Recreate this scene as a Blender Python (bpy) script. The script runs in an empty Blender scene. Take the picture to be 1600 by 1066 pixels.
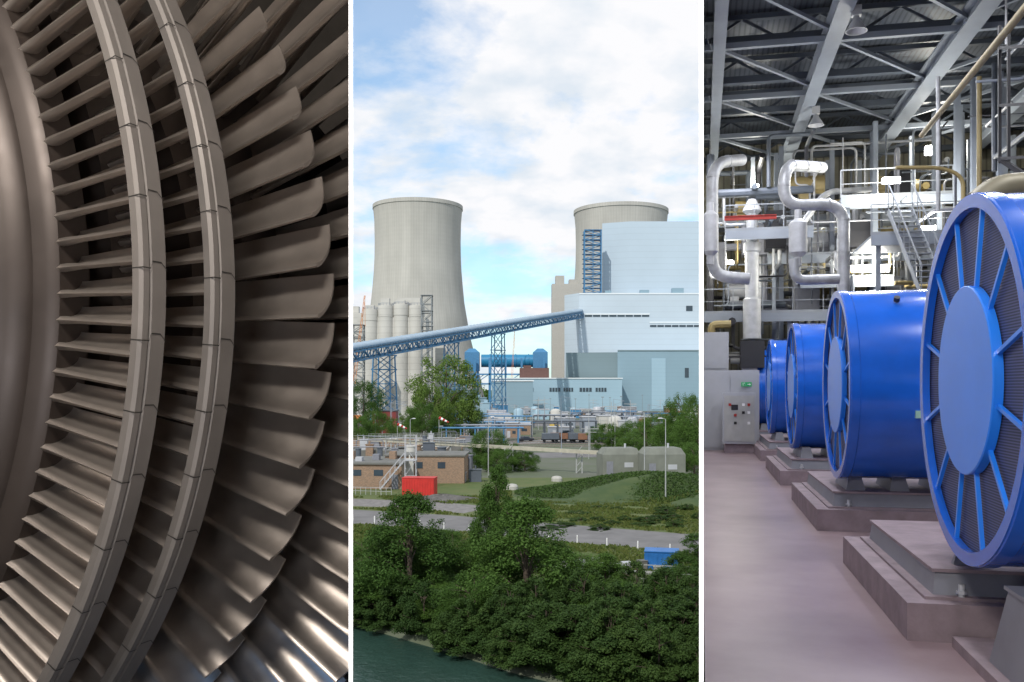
import bpy, math, random
import numpy as np
import bmesh
from mathutils import Vector, Matrix
R=math.radians
random.seed(7); np.random.seed(7)
scene=bpy.context.scene
COL=scene.collection
F=1386.0; EYE=15.0; HY=608.0
def P(px,py,d): return Vector(((px-800)/F*d, d, EYE+(HY-py)/F*d))
def gx(px,d): return (px-800)/F*d
def zz(py,d): return EYE+(HY-py)/F*d
# ------------------------------------------------------------ materials
def mat(name,col,rough=.7,metal=0.0,var=.18,scale=1.0,bump=0.0,emit=None,estr=0,spec=None,detail=6,coat=0,kind='Object',col2=None,lo=.3,hi=.7):
    m=bpy.data.materials.new(name); m.use_nodes=True; nt=m.node_tree; b=nt.nodes['Principled BSDF']
    b.inputs['Roughness'].default_value=rough; b.inputs['Metallic'].default_value=metal
    if spec is not None: b.inputs['Specular IOR Level'].default_value=spec
    if coat: b.inputs['Coat Weight'].default_value=coat; b.inputs['Coat Roughness'].default_value=.1
    c=list(col)+[1]
    b.inputs['Base Color'].default_value=c
    tc=nt.nodes.new('ShaderNodeTexCoord')
    n=nt.nodes.new('ShaderNodeTexNoise'); n.inputs['Scale'].default_value=scale; n.inputs['Detail'].default_value=detail; n.inputs['Roughness'].default_value=.6
    nt.links.new(tc.outputs[kind],n.inputs['Vector'])
    if var>0 or col2:
        r=nt.nodes.new('ShaderNodeValToRGB'); r.color_ramp.elements[0].position=lo; r.color_ramp.elements[1].position=hi
        if col2:
            r.color_ramp.elements[0].color=c; r.color_ramp.elements[1].color=list(col2)+[1]
        else:
            r.color_ramp.elements[0].color=[x*(1-var) for x in col]+[1]; r.color_ramp.elements[1].color=[min(1,x*(1+var)) for x in col]+[1]
        nt.links.new(n.outputs['Fac'],r.inputs['Fac']); nt.links.new(r.outputs['Color'],b.inputs['Base Color'])
    if bump>0:
        bp=nt.nodes.new('ShaderNodeBump'); bp.inputs['Strength'].default_value=bump; bp.inputs['Distance'].default_value=.05
        nt.links.new(n.outputs['Fac'],bp.inputs['Height']); nt.links.new(bp.outputs['Normal'],b.inputs['Normal'])
    if emit: b.inputs['Emission Color'].default_value=list(emit)+[1]; b.inputs['Emission Strength'].default_value=estr
    return m
def stripes(m,scale,axis='X',amt=.25,thin=.9,kind='Object'):
    nt=m.node_tree; b=nt.nodes['Principled BSDF']
    tc=nt.nodes.new('ShaderNodeTexCoord'); w=nt.nodes.new('ShaderNodeTexWave'); w.bands_direction=axis; w.inputs['Scale'].default_value=scale
    nt.links.new(tc.outputs[kind],w.inputs['Vector'])
    r=nt.nodes.new('ShaderNodeValToRGB'); r.color_ramp.elements[0].position=0; r.color_ramp.elements[0].color=(1-amt,1-amt,1-amt,1); r.color_ramp.elements[1].position=1-thin+.001; r.color_ramp.elements[1].color=(1,1,1,1)
    nt.links.new(w.outputs['Fac'],r.inputs['Fac'])
    mx=nt.nodes.new('ShaderNodeMix'); mx.data_type='RGBA'; mx.blend_type='MULTIPLY'; mx.inputs[0].default_value=1
    src=b.inputs['Base Color'].links[0].from_socket if b.inputs['Base Color'].links else None
    if src: nt.links.new(src,mx.inputs[6])
    else: mx.inputs[6].default_value=b.inputs['Base Color'].default_value
    nt.links.new(r.outputs['Color'],mx.inputs[7]); nt.links.new(mx.outputs[2],b.inputs['Base Color'])
    return m
# ------------------------------------------------------------ mesh builder
class MB:
    def __init__(s): s.v=[]; s.f=[]; s.m=[]
    def add(s,vs,fs,m=0):
        o=len(s.v); s.v.extend([tuple(v) for v in vs]); s.f.extend([tuple(i+o for i in f) for f in fs]); s.m.extend([m]*len(fs)); return s
    def box(s,x0,x1,y0,y1,z0,z1,m=0):
        return s.add([(x0,y0,z0),(x1,y0,z0),(x1,y1,z0),(x0,y1,z0),(x0,y0,z1),(x1,y0,z1),(x1,y1,z1),(x0,y1,z1)],
          [(0,3,2,1),(4,5,6,7),(0,1,5,4),(1,2,6,5),(2,3,7,6),(3,0,4,7)],m)
    def frus(s,b,t,z0,z1,m=0):
        x0,x1,y0,y1=b; X0,X1,Y0,Y1=t
        return s.add([(x0,y0,z0),(x1,y0,z0),(x1,y1,z0),(x0,y1,z0),(X0,Y0,z1),(X1,Y0,z1),(X1,Y1,z1),(X0,Y1,z1)],
          [(0,3,2,1),(4,5,6,7),(0,1,5,4),(1,2,6,5),(2,3,7,6),(3,0,4,7)],m)
    def prism(s,pts,z0,z1,m=0):
        n=len(pts); vs=[(p[0],p[1],z0) for p in pts]+[(p[0],p[1],z1) for p in pts]
        fs=[tuple(range(n-1,-1,-1)),tuple(range(n,2*n))]+[(i,(i+1)%n,n+(i+1)%n,n+i) for i in range(n)]
        return s.add(vs,fs,m)
    def cyl(s,p0,p1,r0,r1=None,n=10,m=0,cap=True):
        if r1 is None: r1=r0
        p0=Vector(p0); p1=Vector(p1); d=(p1-p0)
        if d.length<1e-6: return s
        d.normalize(); u=d.orthogonal().normalized(); w=d.cross(u)
        vs=[]
        for p,r in((p0,r0),(p1,r1)):
            for i in range(n):
                a=2*math.pi*i/n; vs.append(p+u*math.cos(a)*r+w*math.sin(a)*r)
        fs=[(i,(i+1)%n,n+(i+1)%n,n+i) for i in range(n)]
        if cap: fs+= [tuple(range(n-1,-1,-1)),tuple(range(n,2*n))]
        return s.add(vs,fs,m)
    def bar(s,p0,p1,w,h=None,m=0):
        h=h or w; p0=Vector(p0); p1=Vector(p1); d=p1-p0
        if d.length<1e-6: return s
        d.normalize(); up=Vector((0,0,1)) if abs(d.z)<.95 else Vector((0,1,0))
        a=d.cross(up).normalized()*w/2; b=a.cross(d).normalized()*h/2
        vs=[p0-a-b,p0+a-b,p0+a+b,p0-a+b,p1-a-b,p1+a-b,p1+a+b,p1-a+b]
        return s.add(vs,[(0,3,2,1),(4,5,6,7),(0,1,5,4),(1,2,6,5),(2,3,7,6),(3,0,4,7)],m)
    def tube(s,pts,r,n=12,m=0,bend=0.0):
        pts=[Vector(p) for p in pts]
        if bend>0:
            q=[pts[0]]
            for i in range(1,len(pts)-1):
                a=(pts[i-1]-pts[i]); b=(pts[i+1]-pts[i]); k=min(bend,a.length*.49,b.length*.49)
                A=pts[i]+a.normalized()*k; B=pts[i]+b.normalized()*k
                for j in range(7):
                    t=j/6; q.append(A*(1-t)**2+pts[i]*2*t*(1-t)+B*t*t)
            q.append(pts[-1]); pts=q
        vs=[];pu=None
        for i,p in enumerate(pts):
            d=(pts[min(i+1,len(pts)-1)]-pts[max(i-1,0)]).normalized()
            if pu is None: u=d.orthogonal().normalized()
            else: u=(pu-d*pu.dot(d)).normalized()
            pu=u; w=d.cross(u)
            for j in range(n):
                a=2*math.pi*j/n; vs.append(p+u*math.cos(a)*r+w*math.sin(a)*r)
        fs=[(i*n+j,i*n+(j+1)%n,(i+1)*n+(j+1)%n,(i+1)*n+j) for i in range(len(pts)-1) for j in range(n)]
        fs+=[tuple(range(n-1,-1,-1)),tuple(range((len(pts)-1)*n,len(pts)*n))]
        return s.add(vs,fs,m)
    def lathe(s,prof,n=48,m=0,axis='Z',close=False,c=(0,0,0)):
        vs=[]
        for r,t in prof:
            for i in range(n):
                a=2*math.pi*i/n
                if axis=='Z': vs.append((c[0]+r*math.cos(a),c[1]+r*math.sin(a),c[2]+t))
                elif axis=='Y': vs.append((c[0]+r*math.cos(a),c[1]+t,c[2]+r*math.sin(a)))
                else: vs.append((c[0]+t,c[1]+r*math.cos(a),c[2]+r*math.sin(a)))
        k=len(prof); rng=range(k) if close else range(k-1)
        fs=[(i*n+j,i*n+(j+1)%n,((i+1)%k)*n+(j+1)%n,((i+1)%k)*n+j) for i in rng for j in range(n)]
        return s.add(vs,fs,m)
    def mesh(s,name,mats,smooth=True,ang=35):
        me=bpy.data.meshes.new(name); me.from_pydata(s.v,[],s.f)
        for m in (mats if isinstance(mats,(list,tuple)) else [mats]): me.materials.append(m)
        me.polygons.foreach_set('material_index',s.m)
        bm=bmesh.new(); bm.from_mesh(me); bmesh.ops.recalc_face_normals(bm,faces=bm.faces); bm.to_mesh(me); bm.free()
        if smooth:
            me.polygons.foreach_set('use_smooth',[True]*len(me.polygons)); me.set_sharp_from_angle(angle=R(ang))
        me.update(); return me
    def obj(s,name,mats,loc=(0,0,0),rz=0,parent=None,label=None,cat=None,kind=None,group=None,smooth=True,ang=35):
        return mk(name,s.mesh(name,mats,smooth,ang),loc,rz,parent,label,cat,kind,group)
def mk(name,me,loc=(0,0,0),rz=0,parent=None,label=None,cat=None,kind=None,group=None):
    o=bpy.data.objects.new(name,me); COL.objects.link(o)
    o.location=loc; o.rotation_euler=(0,0,rz)
    if parent: o.parent=parent
    if label: o['label']=label
    if cat: o['category']=cat
    if kind: o['kind']=kind
    if group: o['group']=group
    return o
def thing(name,label,cat,loc=(0,0,0),rz=0,group=None):
    return mk(name,None,loc,rz,None,label,cat,None,group)
def dup(o,loc,rz=None):
    c=o.copy(); COL.objects.link(c); c.location=loc
    if rz is not None: c.rotation_euler=(0,0,rz)
    for ch in list(o.children):
        k=ch.copy(); COL.objects.link(k); k.parent=c
    return c
# ------------------------------------------------------------ world
SUN_EL=R(44); SX,SY=-.42,-.907
w=bpy.data.worlds.new("World"); scene.world=w; w.use_nodes=True; nt=w.node_tree; nt.nodes.clear()
out=nt.nodes.new('ShaderNodeOutputWorld'); bg=nt.nodes.new('ShaderNodeBackground'); nt.links.new(bg.outputs[0],out.inputs[0])
sky=nt.nodes.new('ShaderNodeTexSky'); sky.sky_type='NISHITA'; sky.sun_disc=False; sky.sun_elevation=SUN_EL; sky.sun_rotation=math.atan2(SX,SY)
sky.air_density=1.0; sky.dust_density=.8
tc=nt.nodes.new('ShaderNodeTexCoord'); sep=nt.nodes.new('ShaderNodeSeparateXYZ'); nt.links.new(tc.outputs['Generated'],sep.inputs[0])
def M(op,a,b=None,clamp=False):
    n=nt.nodes.new('ShaderNodeMath'); n.operation=op; n.use_clamp=clamp
    for i,x in enumerate((a,b)):
        if x is None: continue
        if isinstance(x,(int,float)): n.inputs[i].default_value=x
        else: nt.links.new(x,n.inputs[i])
    return n.outputs[0]
zc=M('MAXIMUM',sep.outputs[2],0.0); den=M('ADD',zc,.30)
cx=M('DIVIDE',sep.outputs[0],den); cy=M('DIVIDE',sep.outputs[1],den)
cmb=nt.nodes.new('ShaderNodeCombineXYZ'); nt.links.new(cx,cmb.inputs[0]); nt.links.new(cy,cmb.inputs[1]); cmb.inputs[2].default_value=5.1
n1=nt.nodes.new('ShaderNodeTexNoise'); n1.inputs['Scale'].default_value=2.6; n1.inputs['Detail'].default_value=10; n1.inputs['Roughness'].default_value=.58; n1.inputs['Distortion'].default_value=.15
nt.links.new(cmb.outputs[0],n1.inputs['Vector'])
cr=nt.nodes.new('ShaderNodeValToRGB'); cr.color_ramp.elements[0].position=.39; cr.color_ramp.elements[0].color=(.28,.28,.28,1); cr.color_ramp.elements[1].position=.53; cr.color_ramp.elements[1].color=(1,1,1,1)
nt.links.new(n1.outputs['Fac'],cr.inputs['Fac'])
n2=nt.nodes.new('ShaderNodeTexNoise'); n2.inputs['Scale'].default_value=6.5; n2.inputs['Detail'].default_value=8
nt.links.new(cmb.outputs[0],n2.inputs['Vector'])
c2=nt.nodes.new('ShaderNodeValToRGB'); c2.color_ramp.elements[0].position=.36; c2.color_ramp.elements[0].color=(.76,.83,.91,1); c2.color_ramp.elements[1].position=.54; c2.color_ramp.elements[1].color=(.98,.98,1,1)
nt.links.new(n2.outputs['Fac'],c2.inputs['Fac'])
skm=nt.nodes.new('ShaderNodeMix'); skm.data_type='RGBA'; skm.blend_type='MULTIPLY'; skm.inputs[0].default_value=1; nt.links.new(sky.outputs[0],skm.inputs[6]); skm.inputs[7].default_value=(1.25,1.8,2.0,1)
cs=nt.nodes.new('ShaderNodeMix'); cs.data_type='RGBA'; cs.blend_type='MULTIPLY'; cs.inputs[0].default_value=1
nt.links.new(c2.outputs[0],cs.inputs[6]); cs.inputs[7].default_value=(10,10,10,1)
mx=nt.nodes.new('ShaderNodeMix'); mx.data_type='RGBA'; nt.links.new(cr.outputs[0],mx.inputs[0]); nt.links.new(skm.outputs[2],mx.inputs[6]); nt.links.new(cs.outputs[2],mx.inputs[7])
nt.links.new(mx.outputs[2],bg.inputs[0]); bg.inputs[1].default_value=.1
sl=bpy.data.lights.new('sun','SUN'); sl.energy=3.1; sl.angle=R(.8); sl.color=(1,.95,.87)
so=bpy.data.objects.new('sun',sl); COL.objects.link(so)
sd=Vector((SX*math.cos(SUN_EL),SY*math.cos(SUN_EL),math.sin(SUN_EL))); so.rotation_euler=sd.to_track_quat('Z','Y').to_euler(); so.location=(0,-30,60)
# ------------------------------------------------------------ camera
cd=bpy.data.cameras.new('camera'); cam=bpy.data.objects.new('camera',cd); COL.objects.link(cam); scene.camera=cam
cam.location=(0,0,EYE); cam.rotation_euler=(R(90),0,0); cd.lens=36*F/1600; cd.sensor_width=36; cd.shift_y=75/1600; cd.clip_end=12000; cd.clip_start=.05
scene.view_settings.view_transform='Standard'; scene.view_settings.look='None'; scene.view_settings.exposure=0
# ============================================================ BUILDING SHELL
TH=R(12.05); TL=R(-10.3); FLZ=12.55; CEIL=28.2
white=mat('white_paint',(.86,.86,.85),.5,var=.03)
white_e=mat('white_glow_edge',(.9,.9,.9),.4,var=.0,emit=(1,1,1),estr=.75)  # emission added so the thin front edges read white; no lamp there
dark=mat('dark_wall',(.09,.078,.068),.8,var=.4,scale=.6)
grayc=mat('shell_concrete',(.38,.36,.34),.8)
def partition(theta,width_px,d1,label,side):
    dx,dy=math.sin(theta),math.cos(theta); s0=4.0; t=width_px/F*s0*math.cos(theta)
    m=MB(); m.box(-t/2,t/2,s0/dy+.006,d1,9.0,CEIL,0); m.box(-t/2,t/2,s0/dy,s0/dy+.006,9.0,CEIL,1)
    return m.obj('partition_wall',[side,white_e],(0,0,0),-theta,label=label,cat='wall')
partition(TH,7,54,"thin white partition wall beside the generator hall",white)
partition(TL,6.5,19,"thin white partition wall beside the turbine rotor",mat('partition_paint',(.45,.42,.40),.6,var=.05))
m=MB(); m.box(-24,26,-12,3.9,CEIL,CEIL+.3); m.box(-24,26,-12.3,-12,-.5,CEIL); m.box(-24.3,-24,-12.3,20,-.5,CEIL+.3); m.box(26,26.3,-12,3.9,0,CEIL)
m.obj('power_house_shell',grayc,label="grey concrete shell of the power house",cat='building')
MB().box(-24,25.9,-12,3.9,FLZ-.5,FLZ-.01).obj('viewing_floor',grayc,kind='structure')
dl=Vector((math.sin(TL),math.cos(TL)))
def lp(y,off=.03): return (dl.x/dl.y*y-off,y)
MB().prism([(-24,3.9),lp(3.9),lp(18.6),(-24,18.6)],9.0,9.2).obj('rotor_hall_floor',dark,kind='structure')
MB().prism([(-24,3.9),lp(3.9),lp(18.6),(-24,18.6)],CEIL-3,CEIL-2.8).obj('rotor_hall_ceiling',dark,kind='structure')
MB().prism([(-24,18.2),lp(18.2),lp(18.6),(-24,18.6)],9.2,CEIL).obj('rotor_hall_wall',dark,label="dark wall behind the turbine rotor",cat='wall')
# ============================================================ TURBINE ROTOR
def steel(name,col,rough,metal=.65,var=.10):
    m=mat(name,col,rough,metal,var=var,scale=2.5)
    nt=m.node_tree; b=nt.nodes['Principled BSDF']
    tcx=nt.nodes.new('ShaderNodeTexCoord'); n=nt.nodes.new('ShaderNodeTexNoise'); n.inputs['Scale'].default_value=5; n.inputs['Detail'].default_value=7
    nt.links.new(tcx.outputs['Object'],n.inputs['Vector'])
    mr=nt.nodes.new('ShaderNodeMapRange'); mr.inputs['To Min'].default_value=rough-.1; mr.inputs['To Max'].default_value=rough+.14
    nt.links.new(n.outputs['Fac'],mr.inputs[0]); nt.links.new(mr.outputs[0],b.inputs['Roughness'])
    return m
blade_m=steel('blade_steel',(.43,.38,.34),.34,.8,.12)
band_m=steel('band_steel',(.21,.19,.175),.52,.45)
drum_m=steel('drum_steel',(.055,.043,.037),.42,.5)
groove_m=mat('groove_dark',(.02,.018,.016),.6,var=0)
C1=Vector((-6.46,7.0,15.65)); AL=R(21)
rotor=thing('turbine_rotor',"large steel steam turbine rotor with rows of curved blades",'turbine',C1,-AL)
Mr=Matrix.Translation(C1)@Matrix.Rotation(-AL,4,'Z'); Mi=Mr.inverted()
nr=Vector((dl.y,-dl.x,0)).normalized()
pc=Mi@(Vector((0,0,0))-nr*.012); nc=(Mi.to_3x3()@nr).normalized()
def clipmesh(me):
    bm=bmesh.new(); bm.from_mesh(me)
    bmesh.ops.bisect_plane(bm,geom=bm.verts[:]+bm.edges[:]+bm.faces[:],plane_co=pc,plane_no=nc,clear_outer=True)
    bm.to_mesh(me); n=len(bm.faces); bm.free(); return n
def rpart(m,name,mt,smooth=True,ang=40):
    me=m.mesh(name,mt,smooth,ang)
    if clipmesh(me)==0: return None
    return mk(name,me,parent=rotor)
def band(rin,rout,t0,t1,name):
    m=MB()
    m.lathe([(rin,t0),(rout-.03,t0),(rout-.004,t0+.012),(rout,t0+.055),(rout-.012,t0+.060),(rout-.012,t0+.070),(rout+.004,t0+.076),(rout+.006,t1-.010),(rout-.008,t1),(rin,t1)],n=360,close=True,axis='Y')
    nseg=64
    for i in range(nseg):
        a=2*math.pi*i/nseg+.02
        if abs(((a+math.pi)%(2*math.pi))-math.pi)>R(60): continue
        da=.0014; offs=[0,0,.010,.010,.0]; ts=[t0-.0015,t0+.06,t0+.075,t1-.05,t1+.001]
        for k in range(4):
            vs=[]
            for (tt,of) in ((ts[k],offs[k]),(ts[k+1],offs[k+1])):
                for sgn in(-1,1):
                    aa=a+of+sgn*da*.6; vs.append(((rout+.008)*math.cos(aa),tt,(rout+.008)*math.sin(aa)))
            m.add(vs,[(0,1,3,2)],1)
        vs=[]
        for rr_ in (rin,rout+.008):
            for sgn in(-1,1):
                aa=a+sgn*da*.6; vs.append((rr_*math.cos(aa),t0-.0015,rr_*math.sin(aa)))
        m.add(vs,[(0,1,3,2)],1)
    rpart(m,name,[band_m,groove_m],ang=14)
def bladeset(n,r0,r1,tax,sec,th,name,phir,phase=0,twist=0,rootscale=1.0):
    k=len(sec)
    for i in range(n):
        a=2*math.pi*(i+phase)/n; a=(a+math.pi)%(2*math.pi)-math.pi
        if not(phir[0]<a<phir[1]): continue
        m=MB(); st=7; loops=[]
        for j in range(st+1):
            q=j/st; r=r0+(r1-r0)*q
            sc=rootscale+(1-rootscale)*q; tw=twist*(1-q)
            if j==0: sc*=1.1
            cl=[]
            for (s_,t_) in sec:
                s2=s_*sc; t2=t_*sc
                cl.append((s2*math.cos(tw)-t2*math.sin(tw), s2*math.sin(tw)+t2*math.cos(tw)))
            up=[];lo=[]
            for x in range(k):
                ax,ay=cl[max(0,x-1)]; bx,by=cl[min(k-1,x+1)]
                L=math.hypot(bx-ax,by-ay); nx,ny=-(by-ay)/L,(bx-ax)/L
                h=th[x]*.5*(1.25 if j<2 else 1)
                up.append((cl[x][0]+nx*h,cl[x][1]+ny*h)); lo.append((cl[x][0]-nx*h,cl[x][1]-ny*h))
            ex=cl[-1][0]-cl[-2][0]; ey=cl[-1][1]-cl[-2][1]; L=math.hypot(ex,ey); nose=(cl[-1][0]+ex/L*th[-1]*.5,cl[-1][1]+ey/L*th[-1]*.5)
            loop=up+[nose]+lo[::-1]
            ca,sa=math.cos(a),math.sin(a)
            loops.append([(r*ca-s*sa, tax+t, r*sa+s*ca) for s,t in loop])
        N=2*k+1; vs=[v for l in loops for v in l]
        fs=[(j*N+x,j*N+(x+1)%N,(j+1)*N+(x+1)%N,(j+1)*N+x) for j in range(st) for x in range(N)]
        fs+=[tuple(range(N-1,-1,-1))]
        b=st*N
        for x in range(k-1): fs.append((b+x,b+x+1,b+N-2-x,b+N-1-x))
        fs.append((b+k-1,b+k,b+k+1))
        m.add(vs,fs); rpart(m,name,blade_m,ang=60)
def arcsec(H,W,n=11,p=2.2,curl=.10):
    out=[]
    for i in range(n):
        q=i/(n-1); out.append((H*(.5-(q*1.0-curl*q**6)), W*(1-q**p)-W*.35))
    return out
def thk(n,a,b,c,pos=.6):
    return [a+(b-a)*min(1,(i/(n-1))/pos)+((c-b)*max(0,(i/(n-1)-pos)/(1-pos))) for i in range(n)]
band(4.44,4.52,0.0,.20,'shroud_band')
band(4.50,4.58,.57,.79,'shroud_band')
NN=11
bladeset(146,3.80,4.46,.08,arcsec(.145,.15,NN),thk(NN,.006,.022,.040),'short_blade',(R(-46),R(42)),0,.22,.95)
bladeset(128,3.72,4.52,.66,arcsec(.165,.18,NN),thk(NN,.006,.024,.042),'middle_blade',(R(-44),R(40)),.3,.22,.95)
bladeset(75,3.6,4.70,1.70,arcsec(.375,.22,13,2.8,.05),thk(13,.010,.020,.034,.8),'long_blade',(R(-52),R(47)),.2,.06,.97)
bladeset(80,3.6,5.4,2.50,arcsec(.36,.24,13,2.8,.06),thk(13,.010,.022,.045,.8),'outer_blade',(R(-50),R(48)),.35,.08,.9)
bladeset(72,3.6,7.2,3.5,arcsec(.50,.34,13,2.8,.06),thk(13,.012,.026,.05,.8),'rear_blade',(R(-52),R(50)),.5,.10,.8)
m=MB()
m.lathe([(.3,-1.6),(1.2,-1.6),(1.2,-.9),(2.7,-.66),(3.05,-.58),(3.25,-.47),(3.40,-.37),(3.52,-.27),(3.535,-.25),(3.62,-.19),(3.70,-.12),(3.715,-.08),(3.78,-.045),(3.82,-.015),(3.84,.01),(3.84,.24),(3.6,.27),(3.6,.48),(3.78,.5),(3.78,.86),(3.4,.9),(3.4,1.4),(3.65,1.45),(3.65,2.1),(3.6,2.2),(3.65,2.3),(3.65,2.75),(3.65,4.6),(1,4.7)],n=256,axis='Y')
rpart(m,'rotor_drum',drum_m,ang=30)
def area(name,loc,target,size,power,col=(1,1,1),sy=None):
    l=bpy.data.lights.new(name,'AREA'); l.energy=power; l.size=size; l.color=col
    if sy: l.shape='RECTANGLE'; l.size_y=sy
    o=bpy.data.objects.new(name,l); COL.objects.link(o); o.location=loc
    d=(Vector(target)-Vector(loc)); o.rotation_euler=d.to_track_quat('-Z','Y').to_euler(); return o
area('rotor_fill_light',(-1.6,-.5,20.6),(-3.2,8,15.2),2.6,820,(1,.94,.87),1.2)  # unseen area lights added to brighten the rotor, no fixtures modelled
area('rotor_fill_light',(-9,0,19.2),(-4,8,15),2.6,170,(1,.90,.80),1.4)
area('rotor_fill_light',(-1.3,-1,14.2),(-2.6,8.5,14.6),1.2,130,(.92,.94,1),1.2)
area('rotor_fill_light',(-5,-1,11.2),(-4.5,7,12.5),2.4,260,(.25,.52,1),.6)  # low blue light added for bluish glints on the lower bands
# ============================================================ GENERATOR HALL
def HL(a,d,z=0): return Vector((a*math.cos(TH)+d*math.sin(TH), -a*math.sin(TH)+d*math.cos(TH), FLZ+z))
def HP(px,py,dep):
    p=P(px,py,dep); c,s=math.cos(TH),math.sin(TH)
    return Vector((p.x*c-p.y*s, p.x*s+p.y*c, p.z-FLZ))
def hobj(m,name,mats,label=None,cat=None,kind=None,group=None,loc=(0,0,0),parent=None,**k):
    return m.obj(name,mats,HL(*loc),-TH,parent,label,cat,kind,group,**k)
floor_m=mat('hall_floor',(.215,.150,.160),.34,var=.0,scale=.7,col2=(.33,.25,.26),bump=.04,lo=.30,hi=.75,detail=9)
plinth_m=mat('plinth_concrete',(.25,.195,.215),.75,var=.2,scale=3,bump=.25)
gray_m=mat('gray_paint',(.20,.205,.235),.45,var=.12,scale=2)
lgray_m=mat('light_gray_paint',(.42,.43,.46),.42,var=.08)
blue_m=mat('blue_enamel',(.010,.120,.62),.22,var=.14,scale=1.2,coat=.5)
blue_l=mat('blue_enamel_light',(.018,.22,.88),.30,var=.06,coat=.3)
grill_m=mat('grille_dark',(.055,.06,.10),.55,.3,var=.2,scale=2)
def grill(m):
    nt=m.node_tree; b=nt.nodes['Principled BSDF']
    tcx=nt.nodes.new('ShaderNodeTexCoord'); outs=[]
    for ax,sc in (('Z',13),('Y',13)):
        w1=nt.nodes.new('ShaderNodeTexWave'); w1.bands_direction=ax; w1.inputs['Scale'].default_value=sc
        nt.links.new(tcx.outputs['Object'],w1.inputs['Vector']); outs.append(w1.outputs['Fac'])
    mm=nt.nodes.new('ShaderNodeMath'); mm.operation='MULTIPLY_ADD'; nt.links.new(outs[1],mm.inputs[0]); mm.inputs[1].default_value=.25; nt.links.new(outs[0],mm.inputs[2])
    r=nt.nodes.new('ShaderNodeValToRGB'); r.color_ramp.elements[0].color=(.022,.024,.05,1); r.color_ramp.elements[0].position=.2; r.color_ramp.elements[1].color=(.115,.125,.24,1); r.color_ramp.elements[1].position=.95
    nt.links.new(mm.outputs[0],r.inputs['Fac']); nt.links.new(r.outputs[0],b.inputs['Base Color'])
grill(grill_m)
deck_m=mat('corrugated_deck',(.095,.11,.14),.5,.4,var=.1); stripes(deck_m,1.6,'X',.55,.5)
beam_m=mat('beam_gray',(.25,.28,.33),.5,var=.08)
beam_d=mat('beam_dark',(.085,.10,.125),.5,var=.1)
alu_m=mat('pipe_lagging',(.38,.39,.41),.5,.45,var=.25,scale=2.5,bump=.3)
yel_m=mat('yellow_pipe',(.27,.21,.09),.45,var=.2)
red_m=mat('red_paint',(.40,.03,.02),.4,var=.1)
wallh=mat('hall_wall',(.26,.25,.20),.7,var=.5,scale=.5); stripes(wallh,.8,'X',.5,.8)
rail_m=mat('galvanised_rail',(.27,.29,.32),.5,.4,var=.1)
pale_m=mat('pale_lagging',(.44,.45,.47),.5,.2,var=.15,bump=.2,scale=3)
glow=mat('lamp_tube',(1,1,1),.4,var=0,emit=(1,.99,.95),estr=30)
black_m=mat('black_metal',(.02,.02,.025),.5,var=.1)
hobj(MB().box(.03,16,-6,52,-.3,0),'hall_floor',floor_m,kind='structure')
hobj(MB().box(.03,16,4.2,52,CEIL-FLZ,CEIL-FLZ+.2),'hall_ceiling',deck_m,kind='structure')
hobj(MB().box(.03,16,49,49.4,0,CEIL-FLZ),'hall_wall',wallh,"pale end wall of the generator hall",'wall')
hobj(MB().box(16,16.3,3.6,49,0,CEIL-FLZ),'hall_wall',wallh,"pale long wall of the generator hall",'wall')
GR=1.7; AX=2.53
plate_g=mat('plate_green',(.35,.6,.5),.4)
def generator():
    g=thing('generator',"round blue generator with spoked air intake on concrete base",'generator',HL(2.43,8.9),-TH,"row of blue generators")
    m=MB(); m.lathe([(GR-.10,.0),(GR-.02,-.05),(GR,-.03),(GR,.10),(GR-.02,.12),(GR-.02,2.0),(GR-.02,2.01),(GR+.01,2.02),(GR+.01,2.10),(GR-.06,2.12),(1.0,2.16)],n=128,axis='X',c=(0,0,AX))
    m.lathe([(.95,2.16),(1.0,2.18),(1.0,2.7),(.2,2.7)],n=48,axis='X',c=(0,0,AX)); m.obj('housing',blue_m,parent=g,ang=30)
    m=MB(); m.lathe([(GR-.08,.03),(.4,.03)],n=96,axis='X',c=(0,0,AX)); m.obj('grille',grill_m,parent=g)
    m=MB(); m.lathe([(GR-.13,.02),(GR-.13,-.055),(GR-.01,-.055),(GR-.01,.02)],n=128,axis='X',c=(0,0,AX)); m.obj('rim',blue_m,parent=g,ang=30)
    m=MB(); m.lathe([(.87,.02),(.87,-.055),(.86,-.065),(.02,-.068),(.001,-.068)],n=96,axis='X',c=(0,0,AX)); m.obj('hub_cover',blue_l,parent=g,ang=30)
    for i in range(12):
        a=2*math.pi*(i+.5)/12; m=MB()
        p0=Vector((-.01,math.cos(a)*.86,AX+math.sin(a)*.86)); p1=Vector((-.01,math.cos(a)*(GR-.12),AX+math.sin(a)*(GR-.12)))
        m.bar(p0,p1,.036,.036); m.obj('spoke',blue_l,parent=g)
    m=MB(); m.box(2.9,6.6,-1.15,1.15,.9,2.9); m.frus((2.9,6.6,-1.15,1.15),(3.2,6.3,-.7,.7),2.9,3.5); m.cyl((3.6,0,3.4),(3.6,0,4.6),.35,n=16); m.cyl((5.2,0,3.4),(5.2,0,4.4),.3,n=16)
    m.cyl((2.7,0,AX),(2.95,0,AX),.6,n=24); m.obj('engine',gray_m,parent=g)
    MB().box(1.2,1.5,-GR-.01,-GR+.2,AX-.08,AX+.02).obj('name_plate',white,parent=g)
    MB().box(.95,1.35,-GR*.97-.02,-GR*.8,AX-.55,AX-.43).obj('rating_plate',plate_g,parent=g)
    MB().cyl((.8,-GR*.56-.01,AX+GR*.83),(.8,-GR*.56-.06,AX+GR*.83+.06),.05,n=12).obj('lifting_eye',black_m,parent=g)
    return g
g0=generator()
near=[.35,-.9,-1.6,-2.0,-2.2,-2.2]
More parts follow.
